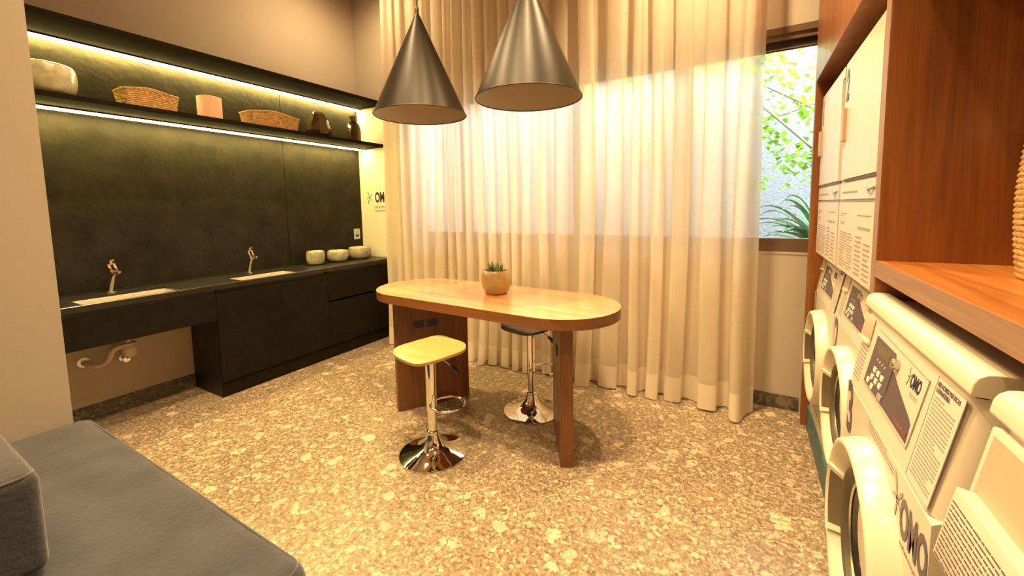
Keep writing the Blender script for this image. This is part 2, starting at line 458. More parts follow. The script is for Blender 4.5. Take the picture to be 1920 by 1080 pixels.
# wall return (column) beside the bench
CX, CY = -2.985, 0.624
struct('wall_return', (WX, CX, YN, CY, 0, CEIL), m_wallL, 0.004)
# back wall with the window opening
W0, W1, Z0, Z1 = -3.20, 0.75, 1.144, 2.69
bm = BM()
box(bm, WX-0.15, W0, BY, BY+0.15, 0, CEIL); box(bm, W1, XR+0.1, BY, BY+0.15, 0, CEIL)
box(bm, W0, W1, BY, BY+0.15, 0, Z0); box(bm, W0, W1, BY, BY+0.15, Z1, CEIL)
tag(obj('wall_back', bm, m_paint), kind='structure')
# skirting
bm = box(BM(), -3.40, 0.348, BY-0.014, BY, 0, 0.101)
tag(obj('baseboard_back', bm, m_skirt, bevel=0.002, smooth=40), kind='structure')
bm = box(BM(), WX, WX+0.014, CY, 1.60, 0, 0.115)
tag(obj('baseboard_left', bm, m_skirt, bevel=0.002, smooth=40), kind='structure')
tag(boxo('trim_sill', (W0, W1, BY-0.004, BY+0.02, Z0-0.012, Z0+0.004), m_paint, None, 0.002), kind='structure')

# window: bronze frame, mullions, tracks, panes
win = bpy.data.objects.new('window_1', None); link(win); tag(win, kind='structure'); win.location = (0, BY, 0)
f = BM()
box(f, W0, W1, 0.0, 0.09, Z0, Z0+0.050); box(f, W0, W1, 0.012, 0.09, Z0+0.050, Z0+0.097)
box(f, W0, W1, 0.0, 0.09, Z1-0.045, Z1); box(f, W0, W1, 0.012, 0.09, Z1-0.085, Z1-0.045)
box(f, W0, W0+0.06, 0.0, 0.09, Z0, Z1); box(f, W1-0.06, W1, 0.0, 0.09, Z0, Z1)
obj('window_frame', f, m_frame, win, 40, 0.002)
for xm in (-2.55, -1.32, -0.47):
    boxo('mullion', (xm-0.045, xm+0.045, 0.015, 0.085, Z0+0.097, Z1-0.085), m_frame, win, 0.002)
t = BM()
for k in range(3):
    box(t, W0+0.06, W1-0.06, 0.03+0.018*k, 0.036+0.018*k, Z1-0.150+0.016*k, Z1-0.085)
obj('window_track', t, m_frameb, win)
t = BM()
for k in range(3):
    box(t, W0+0.06, W1-0.06, 0.0285+0.018*k, 0.030+0.018*k, Z1-0.140+0.020*k, Z1-0.134+0.020*k)
obj('track_edge', t, m_alu, win)
for a, b_ in ((W0+0.06, -2.595), (-2.505, -1.365), (-1.275, -0.515), (-0.425, W1-0.06)):
    boxo('window_pane', (a, b_, 0.05, 0.056, Z0+0.097, Z1-0.085), m_glass, win)

# ------------------------------------------------------------------ left wall joinery
XF = -3.624   # worktop front
sp = []
for i, (y0, y1, lab) in enumerate(((CY+0.002, 2.512, 'wide black stone backsplash slab behind the two sinks'), (2.517, BY-0.002, 'narrower black stone backsplash slab behind the three bowls with the white socket'))):
    o = boxo('backsplash_slab', (WX, WX+0.012, y0, y1, 0.929, 2.74), m_splash, None, 0.001)
    tag(o, lab, 'wall panel', 'black stone backsplash slabs')
# white panel with logo on the back wall
pn = empty('logo_panel', (-3.78, BY-0.0015, 0.93), 0, 'white laminate end panel with a dark wall logo, lit yellow beside the curtain', 'wall panel')
boxo('lower_panel', (-0.32, 0.42, -0.012, 0, 0.0, 0.428), m_white_p, pn, 0.0015)
boxo('upper_panel', (-0.32, 0.42, -0.012, 0, 0.431, 1.752), m_white_p, pn, 0.0015)
RW = Matrix.Rotation(R(90), 4, 'X')   # text plane -> faces -Y
def wallM(x, z, s=1): return Matrix.Translation((x+3.78, -0.0125, z-0.93)) @ RW
obj('splash_mark', xform(splash_logo(0.088), wallM(-3.945, 1.637)), m_dkgreen, pn)
obj('logo_letters', xform(text_mesh('OMO', 0.165, 0.0060, 0.60), wallM(-3.735, 1.632)), m_navy, pn)
obj('logo_caption', xform(text_mesh('Lavanderia', 0.052, 0.0, 0.95, align='LEFT'), wallM(-3.868, 1.525)), m_ink, pn)
obj('logo_caption', xform(text_mesh('compartilhada', 0.034, 0.0, 0.95, align='LEFT'), wallM(-3.868, 1.482)), m_ink, pn)

# wall shelves with LED strips
def wall_shelf(z0, z1, xled0, xled1, lab):
    t = empty('wall_shelf', (WX, (CY+BY)/2, z0), 0, lab, 'shelf', 'black wall shelves with LED strips')
    y = (BY-CY)/2 - 0.003
    boxo('board', (0.013, XF-0.035-WX, -y, y-0.012, 0, z1-z0), m_board, t, 0.0015)
    boxo('led_profile', (xled0-0.006, xled1+0.006, -y, y-0.02, -0.010, 0), m_board, t)
    boxo('led_strip', (xled0, xled1, -y+0.005, y-0.03, -0.018, -0.0102), m_led, t)
    return t
wall_shelf(2.679, 2.718, 0.022, 0.085, 'upper black wall shelf with a glowing LED strip underneath, nothing on top')
wall_shelf(2.208, 2.240, 0.110, 0.165, 'lower black wall shelf carrying baskets, pots and vases, LED strip underneath')

# sinks + worktop with cut-outs
SINKS = [(0.86, 1.385), (1.815, 2.335)]
SX0, SX1 = -3.93, -3.652
wt = empty('worktop', (WX, 2.0, 0.885), 0, 'long honed black worktop along the left wall with two sink cut-outs', 'worktop')
bm = BM()
ys = [CY+0.002, SINKS[0][0], SINKS[0][1], SINKS[1][0], SINKS[1][1], BY-0.014]
def wb(b, x0, x1, y0, y1, z0, z1): box(b, x0-WX, x1-WX, y0-2.0, y1-2.0, z0-0.885, z1-0.885)
for i in range(5):
    if i in (1, 3):
        wb(bm, WX+0.001, SX0, ys[i], ys[i+1], 0.915, 0.927); wb(bm, SX1, XF-0.010, ys[i], ys[i+1], 0.915, 0.927)
    else:
        wb(bm, WX+0.001, XF-0.010, ys[i], ys[i+1], 0.915, 0.927)
wb(bm, XF-0.010, XF, ys[0], ys[-1], 0.885, 0.927)
obj('slab', bm, m_top, wt)
bm = BM(); tube(bm, [(XF-WX-0.0005, CY-2.0+0.004, 0.0415), (XF-WX-0.0005, BY-2.0-0.016, 0.0415)], 0.0013, 6)
obj('front_edge_highlight', bm, m_steel, wt)  # thin steel tube standing in for the highlight along the front edge
bm = BM(); wb(bm, WX+0.012, WX+0.02, CY+0.004, 2.514, 0.927, 0.937)
wb(bm, WX+0.012, WX+0.02, 2.517, BY-0.016, 0.927, 0.934)
obj('upstand', bm, m_top, wt, bevel=0.001)
for i, (a, b_) in enumerate(SINKS):
    t = empty('sink', ((SX0+SX1)/2, (a+b_)/2, 0.73), 0, ('undermount steel sink under the nearer tap, above the open recess with the pipes', 'undermount steel sink under the farther tap, above the black cabinet doors')[i], 'sink', 'undermount sinks')
    hx, hy = (SX1-SX0)/2+0.003, (b_-a)/2+0.010
    bm = BM(); n = 8
    rings = []
    for (sx_, sy_, z, rr) in ((hx, hy, 0.1845, 0.03), (hx-0.012, hy-0.012, 0.183, 0.035), (hx-0.016, hy-0.018, 0.06, 0.045), (hx-0.035, hy-0.04, 0.01, 0.05), (0.03, 0.03, 0.0, 0.028)):
        rings.append([bm.verts.new((p[0], p[1], z)) for p in rrect(2*sx_, 2*sy_, min(rr, sx_*0.95), n)])
    for A, Bq in zip(rings, rings[1:]):
        m_ = len(A)
        for k in range(m_): bm.faces.new((A[k], A[(k+1) % m_], Bq[(k+1) % m_], Bq[k]))
    obj('bowl', bm, m_sink, t, 50)
    bm = lathe(BM(), [(0.034, 0.0), (0.034, 0.004), (0.024, 0.006), (0.022, 0.002), (0.0, 0.002)], n=24)
    obj('drain', bm, m_chrome, t, 40)

# taps: short inclined stem, angular head and small spout
def faucet(x, y, lab):
    t = empty('faucet', (x, y, 0.927), R(4), lab, 'tap', 'chrome taps on the black worktop')
    obj('base', lathe(BM(), [(0.0, 0), (0.027, 0), (0.027, 0.012), (0.018, 0.018), (0.0, 0.018)], n=28), m_chrome, t, 40)
    bm = BM(); tube(bm, [(0, 0, 0.015), (0.004, 0.010, 0.07), (0.010, 0.026, 0.135)], [0.013, 0.0115, 0.0105], 16)
    obj('stem', bm, m_chrome, t, 40)
    TM = Matrix.Translation((0.010, 0.034, 0.130)) @ Matrix.Rotation(R(17), 4, 'X')
    bm = BM()
    for q in ((-0.009, 0.009, -0.022, -0.008, 0, 0.090), (-0.009, 0.009, 0.008, 0.022, 0, 0.090), (-0.009, 0.009, -0.022, 0.022, 0, 0.010), (-0.009, 0.009, -0.022, 0.022, 0.080, 0.090)): box(bm, *q)
    obj('body', xform(bm, TM), m_chrome, t)
    bm = box(BM(), 0.004, 0.075, -0.009, 0.009, 0.0, 0.014); xform(bm, TM @ Matrix.Translation((0, 0, 0.03)) @ Matrix.Rotation(R(12), 4, 'Y'))
    obj('spout', bm, m_chrome, t, 40, 0.002)
    bm = BM(); tube(bm, [(0, 0.004, 0.088), (0, 0.010, 0.104)], 0.006, 10); box(bm, -0.008, 0.020, -0.004, 0.022, 0.104, 0.112)
    obj('lever', xform(bm, TM), m_chrome, t, 40)
faucet(-4.01, 1.100, 'chrome tap behind the nearer sink, left one of the two')
faucet(-4.01, 2.060, 'chrome tap behind the farther sink, nearer to the three bowls')

# apron under the open recess
bm = BM(); box(bm, -0.010, 0.010, CY+0.004, 1.598, 0.645, 0.868)
ap = empty('sink_apron', (XF-0.012, 1.1, 0.645), 0, 'black veneer apron panel under the nearer sink above the open knee space', 'panel')
boxo('apron_board', (-0.002, 0.010, CY+0.004-1.1, 1.598-1.1, 0, 0.208), m_blackw, ap, 0.0015)
boxo('shadow_rail', (-0.011, -0.002, CY+0.004-1.1, 1.598-1.1, 0.18, 0.238), m_blacks, ap)
bm.free()
# base cabinets
def base_cabinet(y0, y1, lab, fronts):
    t = empty('base_cabinet', (WX+0.02, (y0+y1)/2, 0), 0, lab, 'cabinet', 'black base cabinets under the worktop')
    h = (y1-y0)/2; D = XF-0.022-WX-0.02
    bm = BM()
    box(bm, 0, D, -h, -h+0.018, 0.0, 0.866); box(bm, 0, D, h-0.018, h, 0.0, 0.866)
    box(bm, 0, 0.012, -h+0.018, h-0.018, 0.10, 0.866); box(bm, 0.012, D, -h+0.018, h-0.018, 0.125, 0.143)
    box(bm, D-0.016, D-0.004, -h+0.018, h-0.018, 0.80, 0.882)
    obj('carcass', bm, m_blacks, t)
    boxo('plinth', (D-0.016, D+0.004, -h+0.001, h-0.001, 0.0, 0.118), m_blackw, t, 0.001)
    for (a, b_, z0, z1, kind) in fronts:
        o = boxo(kind, (D+0.001, D+0.020, a-(y0+y1)/2+0.0015, b_-(y0+y1)/2-0.0015, z0, z1), m_blackw, t, 0.0012)
        boxo('finger_pull', (D-0.003, D+0.001, a-(y0+y1)/2+0.004, b_-(y0+y1)/2-0.004, z1-0.012, z1-0.004), m_blacks, o).parent = o
base_cabinet(1.600, 2.590, 'black base cabinet with two plain doors below the farther sink', [(1.60, 2.117, 0.128, 0.850, 'door'), (2.117, 2.59, 0.128, 0.850, 'door')])
base_cabinet(2.592, BY-0.014, 'black base cabinet with drawers below the three bowls at the curtain end', [(2.592, BY-0.014, 0.590, 0.850, 'drawer'), (2.592, BY-0.014, 0.128, 0.570, 'drawer')])

# pipes below the nearer sink
t = empty('sink_trap', (-4.0, 1.165, 0.37), 0, 'pale plastic bottle trap and waste pipe under the nearer sink', 'pipe')
bm = lathe(BM(), [(0, 0.065), (0.036, 0.065), (0.042, 0.075), (0.044, 0.112), (0.047, 0.116), (0.047, 0.140), (0.040, 0.146), (0.040, 0.166), (0.0, 0.166)], n=28)
xform(bm, Matrix.Translation((0, 0.0, 0.0)))
obj('trap_cup', bm, m_pvc, t, 35)
bm = BM(); tube(bm, [(0, 0, 0.16), (0, 0, 0.36)], 0.020, 16); obj('tailpipe', bm, m_pvc, t, 40)
pts = [(0, -0.035, 0.148), (0, -0.062, 0.150), (-0.005, -0.085, 0.140), (-0.01, -0.100, 0.118), (-0.015, -0.108, 0.088), (-0.02, -0.120, 0.062), (-0.028, -0.145, 0.044), (-0.04, -0.180, 0.040), (-0.06, -0.205, 0.048), (-0.085, -0.218, 0.062), (-0.112, -0.222, 0.070)]
bm = BM(); tube(bm, pts, 0.0185, 14); obj('waste_pipe', bm, m_pvc, t, 50)
bm = lathe(BM(), [(0.0, 0), (0.038, 0), (0.036, 0.006), (0.02, 0.008), (0.0, 0.008)], n=24)
xform(bm, Matrix.Translation((-0.112, -0.222, 0.070)) @ Matrix.Rotation(R(90), 4, 'Y')); obj('wall_flange', bm, m_steel, t, 40)
t = empty('stop_valve', (WX+0.001, 1.155, 0.405), 0, 'small chrome stop valve on the wall under the bottle trap', 'valve')
bm = lathe(BM(), [(0, 0), (0.026, 0), (0.024, 0.008), (0.012, 0.010), (0.012, 0.06), (0, 0.06)], n=20)
xform(bm, Matrix.Rotation(R(90), 4, 'Y')); obj('valve_body', bm, m_chrome, t, 40)
bm = lathe(BM(), [(0, 0.058), (0.020, 0.058), (0.021, 0.078), (0, 0.080)], n=10)
xform(bm, Matrix.Rotation(R(90), 4, 'Y')); obj('valve_knob', bm, m_chrome, t, 40)
bm = BM(); tube(bm, [(0.04, 0, 0), (0.042, 0.0, -0.03)], 0.008, 10); obj('outlet_stub', bm, m_chrome, t, 40)

# wall socket on the backsplash
t = empty('wall_socket', (WX+0.0125, 3.367, 1.145), 0, 'white double wall socket on the black backsplash above the bowls', 'socket')
bm = prism(BM(), rrect(0.082, 0.125, 0.008, 4, 0, 0.0625), 0, 0.008, 'x'); obj('cover_plate', bm, m_whtpl, t, 40, 0.0015)
boxo('socket_insert', (0.008, 0.0095, -0.024, 0.024, 0.068, 0.096), m_button, t, 0.001)
boxo('switch', (0.008, 0.011, -0.024, 0.024, 0.030, 0.052), m_blkpl, t, 0.001)

# ---------------- pots and bowls
def bowl(x, y, z, r, h, lab, mat, name='planter_bowl', group=None, cat='bowl', squash=0.55, mouth=0.86, foot=0.62):
    t = empty(name, (x, y, z), 0, lab, cat, group)
    prof = [(0, 0.0), (r*foot*0.9, 0.0), (r*foot, 0.004)]
    n = 14
    for k in range(1, n):
        a = -PI/2 + PI*k/n
        zz = h*(squash + (1-squash)*sin(a)) if a > 0 else h*squash*(1+sin(a))
        lim = foot if a < 0 else mouth
        rr = r*(lim + (1-lim)*cos(a)**0.8)
        prof.append((rr, max(0.006, zz*0.985)))
    prof += [(r*mouth, h*0.992), (r*mouth-0.003, h), (r*mouth-0.008, h*0.985)]
    for k in range(1, 6):
        prof.append(((r-0.012)*(0.9-0.12*k+0.06), h*(0.94-0.15*k)))
    prof.append((0, h*0.18))
    obj('ceramic_body', lathe(BM(), prof, n=48), mat, t, 60)
    return t
g = 'ceramic bowls on the worktop'
bowl(-3.955, 2.705, 0.9275, 0.092, 0.145, 'deep olive-cream ceramic bowl, leftmost and tallest of three on the worktop', m_ceramic, group=g, mouth=0.88)
bowl(-3.965, 2.985, 0.9275, 0.113, 0.125, 'wide olive-cream ceramic bowl, middle one of three on the worktop', m_ceramic, group=g, mouth=0.88)
bowl(-3.950, 3.272, 0.9275, 0.128, 0.135, 'widest squat ceramic bowl nearest the curtain and beneath the wall socket', m_ceramic, group=g, mouth=0.92, squash=0.6)
SZ = 2.2405
bowl(-3.83, 0.850, SZ, 0.145, 0.190, 'large greenish ceramic pot at the left end of the wall shelf', m_ceramic, name='ceramic_pot', cat='pot', mouth=0.84, squash=0.58)
t = empty('clay_cup', (-3.80, 1.745, SZ), 0, 'plain pinkish clay cup standing between the two shelf baskets', 'cup')
obj('cup_body', lathe(BM(), [(0, 0), (0.078, 0), (0.083, 0.004), (0.084, 0.178), (0.080, 0.180), (0.077, 0.176), (0.075, 0.02), (0, 0.015)], n=40), m_cup, t, 50)

# woven baskets on the shelf
def basket(x, y, w, d, h, dip, lab, rz=0):
    t = empty('woven_basket', (x, y, SZ), rz, lab, 'basket', 'seagrass baskets on the wall shelf')
    rows = 9; bm = BM()
    for r_ in range(rows):
        fz = (r_+0.5)/rows
        pts = []
        out = rrect(d*(0.92+0.08*fz), w*(0.92+0.08*fz), 0.02, 3)
        m_ = len(out)
        dense = []
        for k in range(m_):
            a, b_ = out[k], out[(k+1) % m_]
            L_ = math.hypot(b_[0]-a[0], b_[1]-a[1]); q = max(1, int(L_/0.022))
            for j in range(q): dense.append((a[0]+(b_[0]-a[0])*j/q, a[1]+(b_[1]-a[1])*j/q))
        for j, p in enumerate(dense):
            yy = p[1]/(w/2)
            top = h*(1 + dip*cos(yy*PI*0.95+0.3))
            wob = 0.0028*(1 if (j+r_) % 2 else -1)
            rr = math.hypot(*p)+1e-6
            pts.append((p[0]*(1+wob/rr), p[1]*(1+wob/rr), 0.008+fz*(top-0.012)))
        tube(bm, pts, h/rows*0.47, 6, closed=True)
    obj('woven_sides', bm, m_wicker, t, 60)
    pts2 = [(p[0]*1.02, p[1]*1.02, p[2]+h/rows*0.7) for p in pts]
    bm = BM(); tube(bm, pts2, 0.0085, 6, closed=True); obj('rolled_rim', bm, m_wicker, t, 60)
    boxo('woven_base', (-d/2*0.9, d/2*0.9, -w/2*0.9, w/2*0.9, 0.0, 0.012), m_wicker, t)
basket(-3.80, 1.345, 0.315, 0.17, 0.125, 0.10, 'rectangular seagrass basket beside the large pot, nearer of the two on the shelf')
basket(-3.80, 2.235, 0.440, 0.18, 0.130, 0.12, 'longer wavy-rimmed seagrass basket between the clay cup and the glass vase')

def vase(x, y, prof, lab, n=6, tw=0):
    t = empty('glass_vase', (x, y, SZ), R(tw), lab, 'vase', 'smoked glass vases on the wall shelf')
    inner = [(max(0, r-0.004), z) for r, z in prof[::-1] if z > 0.006]
    obj('glass_body', lathe(BM(), [(0, 0)] + prof + inner + [(0, 0.012)], n=n), m_amber, t, 75 if n > 12 else 20)
vase(-3.84, 2.745, [(0.060, 0), (0.118, 0.030), (0.128, 0.060), (0.100, 0.150), (0.062, 0.235), (0.058, 0.245)], 'faceted smoked glass vase with wide base, left of the bottle vase', 9, 12)
vase(-3.84, 3.180, [(0.070, 0), (0.078, 0.010), (0.080, 0.130), (0.066, 0.200), (0.030, 0.240), (0.026, 0.262), (0.040, 0.285), (0.041, 0.288)], 'tall smoked glass bottle vase with flared lip at the right shelf end', 12)

# ------------------------------------------------------------------ dining table
TROT = R(-3.6)
tb = empty('oval_table', (-1.565, 2.335, 0), TROT, 'racetrack-shaped wooden table on two angled slab legs', 'table')
def stadium(L_, W_, n=28):
    r = W_/2; a = L_/2 - r; out = []
    for k in range(n+1):
        q = -PI/2 + PI*k/n; out.append((a + r*cos(q), r*sin(q)))
    for k in range(n+1):
        q = PI/2 + PI*k/n; out.append((-a + r*cos(q), r*sin(q)))
    return out
TL, TW = 1.885, 0.710
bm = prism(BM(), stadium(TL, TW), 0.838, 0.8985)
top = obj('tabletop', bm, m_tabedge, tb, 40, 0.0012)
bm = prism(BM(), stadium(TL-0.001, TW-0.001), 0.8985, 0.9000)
obj('top_sheen_skin', bm, m_tabtop, top, 40)  # thin skin of the same wood, the sheen is in its paler colour
iv = Matrix.Rotation(-TROT, 4, 'Z') @ Matrix.Translation((1.565, -2.335, 0))
def slab_leg(p, q, th, side, sock):
    """p, q: floor points of the visible face, th: thickness to the other side"""
    a = iv @ Vector((*p, 0)); b_ = iv @ Vector((*q, 0)); d = (b_-a).normalized(); nn = Vector((-d.y, d.x, 0))*side
    pts = [a, b_, b_+nn*th, a+nn*th]
    bm = prism(BM(), [(v.x, v.y) for v in pts], 0.0, 0.838)
    lg = obj('leg', bm, m_tableg, tb, 40, 0.002)
    if sock:
        ang = math.atan2(d.y, d.x)
        for s0 in sock:
            c = a + d*s0 - nn*0.0005
            for nm, w_, h_, dp, mt in (('socket_frame', 0.086, 0.058, 0.004, m_ink), ('socket_face', 0.070, 0.046, 0.007, m_blkpl)):
                bm = prism(BM(), rrect(w_, h_, 0.008, 4), 0, dp)
                xform(bm, Matrix.Translation((c.x, c.y, 0.640)) @ Matrix.Rotation(ang, 4, 'Z') @ Matrix.Rotation(R(90), 4, 'X') @ Matrix.Rotation(0 if side > 0 else PI, 4, 'X'))
                obj(nm, bm, mt, lg, 40)
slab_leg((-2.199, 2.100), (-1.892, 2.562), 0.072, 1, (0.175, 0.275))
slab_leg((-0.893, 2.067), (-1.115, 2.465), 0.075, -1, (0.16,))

# succulent pot on the table
t = empty('succulent_pot', (-1.512, 2.400, 0.9002), 0, 'small mustard ceramic pot with a spiky succulent on the oval table', 'plant')
r, h = 0.107, 0.165
prof = [(0, 0), (0.070, 0), (0.074, 0.004), (0.094, 0.035), (0.105, 0.075), (0.107, 0.105), (0.102, 0.140), (0.092, 0.162), (0.089, 0.165), (0.085, 0.161), (0.088, 0.140), (0.08, 0.135), (0, 0.135)]
obj('pot', lathe(BM(), prof, n=48), m_ceramic2, t, 60)
obj('soil', lathe(BM(), [(0, 0.150), (0.04, 0.149), (0.086, 0.144), (0.0, 0.138)], n=28), m_soil, t, 50)
bm = BM(); rn = random.Random(3)
for (cx_, cy_, sc_) in ((-0.028, 0.0, 1.2), (0.022, 0.012, 0.95), (0.045, -0.02, 0.75), (-0.05, -0.015, 0.6)):
    for k in range(15):
        a = rn.uniform(0, 2*PI); tl = rn.uniform(0.15, 1.0); L_ = rn.uniform(0.045, 0.075)*sc_
        dv = Vector((cos(a)*tl, sin(a)*tl, 1.1)).normalized(); b0 = Vector((cx_, cy_, 0.146))
        mid = b0 + dv*L_*0.5 + Vector((0, 0, 0.002)); end = b0 + dv*L_ + Vector((0, 0, 0.006))
        tube(bm, [b0, mid, end], [0.0045, 0.0042, 0.0006], 5)
obj('leaves', bm, m_leafs, t, 60)

# ------------------------------------------------------------------ bar stools
def stool(x, y, seat_mat, edge_mat, lab, rz, zs, foot_rz):
    t = empty('bar_stool', (x, y, 0), 0, lab, 'stool', 'gas-lift bar stools at the oval table')
    prof = [(0, 0), (0.200, 0), (0.205, 0.003), (0.205, 0.008), (0.190, 0.014), (0.150, 0.024), (0.110, 0.038), (0.078, 0.058), (0.056, 0.082), (0.044, 0.108), (0.038, 0.128), (0.036, 0.132), (0, 0.132)]
    obj('base', lathe(BM(), prof, n=64), m_chrome, t, 60)
    obj('collar', lathe(BM(), [(0.032, 0.130), (0.038, 0.132), (0.039, 0.142), (0.034, 0.150), (0.028, 0.152)], n=40), m_chrome, t, 60)
    obj('column', lathe(BM(), [(0.0265, 0.140), (0.0265, 0.300)], n=36), m_chrome, t, 60)
    obj('outer_sleeve', lathe(BM(), [(0.0265, 0.278), (0.0315, 0.280), (0.0315, zs-0.055), (0.05, zs-0.045), (0.0, zs-0.045)], n=36), m_chrome, t, 60)
    # D-shaped footrest
    pts = []
    for k in range(19):
        a = -PI/2*0.98 + PI*0.98*k/18
        pts.append((0.085 + 0.115*cos(a), 0.105*sin(a), 0.318))
    pts = [(0.0, -0.030, 0.318), (0.03, -0.075, 0.318)] + pts + [(0.03, 0.075, 0.318), (0.0, 0.030, 0.318)]
    bm = BM(); tube(bm, pts, 0.0085, 10); xform(bm, Matrix.Rotation(foot_rz, 4, 'Z'))
    obj('footrest', bm, m_chrome, t, 60)
    # mounting plate + lever
    bm = box(BM(), -0.085, 0.085, -0.085, 0.085, zs-0.046, zs-0.036); xform(bm, Matrix.Rotation(rz, 4, 'Z'))
    obj('seat_plate', bm, m_blkpl, t)
    lv = BM(); tube(lv, [(0.02, 0, zs-0.050), (0.09, 0, zs-0.064), (0.135, 0, zs-0.098)], 0.005, 8)
    xform(lv, Matrix.Rotation(foot_rz, 4, 'Z')); lv = obj('lever', lv, m_steel, t, 60)
    bm = BM(); tube(bm, [(0.126, 0, zs-0.090), (0.150, 0, zs-0.112), (0.172, 0, zs-0.135), (0.176, 0, zs-0.140)], [0.008, 0.015, 0.017, 0.010], 12)
    xform(bm, Matrix.Rotation(foot_rz, 4, 'Z')); obj('lever_grip', bm, m_blkpl, lv, 60)
    # bent plywood seat: rounded square, one edge curving gently up, front edge rolling down
    out = [(0.188*(1 if cos(q) > 0 else -1)*abs(cos(q))**0.52, 0.180*(1 if sin(q) > 0 else -1)*abs(sin(q))**0.52) for q in [2*PI*k/56+0.056 for k in range(56)]]
    n1 = 10; bm = BM(); rings_t, rings_b = [], []
    def zf(px, py):
        z = 0.0
        if py > 0.08: z += ((py-0.08)/0.10)**2*0.024
        if py < -0.10: z -= ((-0.10-py)/0.08)**2*0.010
        z += 0.010*(px/0.18)**2
        return z
    for k in range(n1+1):
        s_ = k/n1
        rings_t.append([bm.verts.new((p[0]*s_, p[1]*s_, zs-0.018+0.016+zf(p[0]*s_, p[1]*s_))) if k else None for p in out])
        rings_b.append([bm.verts.new((p[0]*s_, p[1]*s_, zs-0.018+zf(p[0]*s_, p[1]*s_))) if k else None for p in out])
    ct = bm.verts.new((0, 0, zs-0.002)); cb = bm.verts.new((0, 0, zs-0.018)); m_ = len(out)
    for j in range(m_):
        bm.faces.new((ct, rings_t[1][j], rings_t[1][(j+1) % m_])); bm.faces.new((cb, rings_b[1][(j+1) % m_], rings_b[1][j]))
        for k in range(1, n1):
            bm.faces.new((rings_t[k][j], rings_t[k+1][j], rings_t[k+1][(j+1) % m_], rings_t[k][(j+1) % m_]))
            bm.faces.new((rings_b[k][j], rings_b[k][(j+1) % m_], rings_b[k+1][(j+1) % m_], rings_b[k+1][j]))
        fz = bm.faces.new((rings_t[n1][j], rings_b[n1][j], rings_b[n1][(j+1) % m_], rings_t[n1][(j+1) % m_])); fz.material_index = 1
    xform(bm, Matrix.Rotation(rz, 4, 'Z'))
    obj('seat', bm, [seat_mat, edge_mat], t, 50)
    # prop the seat on its plate
    bm = lathe(BM(), [(0.05, zs-0.036), (0.05, zs-0.017)], n=20, cap0=True, cap1=True); obj('seat_boss', bm, m_blkpl, t)
stool(-1.637, 1.832, m_seaty, m_plyedge, 'chrome gas-lift stool with a yellow birch seat in front of the table', R(-13), 0.652, R(22))
stool(-1.343, 2.585, m_seatd, m_seatd, 'chrome gas-lift stool with a dark walnut seat behind the table', R(-13), 0.652, R(22))

# ------------------------------------------------------------------ pendant lamps
def pendant(x, y, z0, z1, r, lab):
    t = empty('pendant_lamp', (x, y, z0), 0, lab, 'lamp', 'conical bronze pendant lamps')
    H_ = z1-z0
    bm = lathe(BM(), [(r, 0.0), (r-0.002, 0.004), (0.014, H_-0.012), (0.010, H_)], n=72, cap1=True); obj('shade', bm, m_pend, t, 60)
    bm = lathe(BM(), [(r-0.004, 0.002), (0.075, H_*0.76), (0.0, H_*0.765)], n=72); obj('inner_lining', bm, m_pendin, t, 60)
    bm = BM(); tube(bm, [(r*cos(2*PI*k/72), r*sin(2*PI*k/72), 0.0) for k in range(72)], 0.0035, 8, closed=True); obj('rim', bm, m_rim, t, 60)
    bm = lathe(BM(), [(0.011, H_-0.004), (0.012, H_+0.028), (0.006, H_+0.040), (0.003, H_+0.042)], n=20); obj('cord_grip', bm, m_rim, t, 60)
    bm = BM(); tube(bm, [(0, 0, H_+0.03), (-0.004, 0, H_+0.15), (-0.008, 0, H_+0.5), (-0.004, 0, CEIL-z0-0.03)], 0.0028, 8); obj('cord', bm, m_blkpl, t, 60)
    bm = lathe(BM(), [(0, CEIL-z0-0.030), (0.055, CEIL-z0-0.030), (0.06, CEIL-z0-0.024), (0.06, CEIL-z0-0.001)], n=32); obj('canopy', bm, m_pend, t, 60)
pendant(-1.955, 2.182, 2.130, 2.800, 0.310, 'bronze cone pendant with its tip in view, hanging over the left table end')
pendant(-1.132, 2.190, 2.126, 2.800, 0.310, 'larger-looking bronze cone pendant whose tip is cut off, over the right table end')

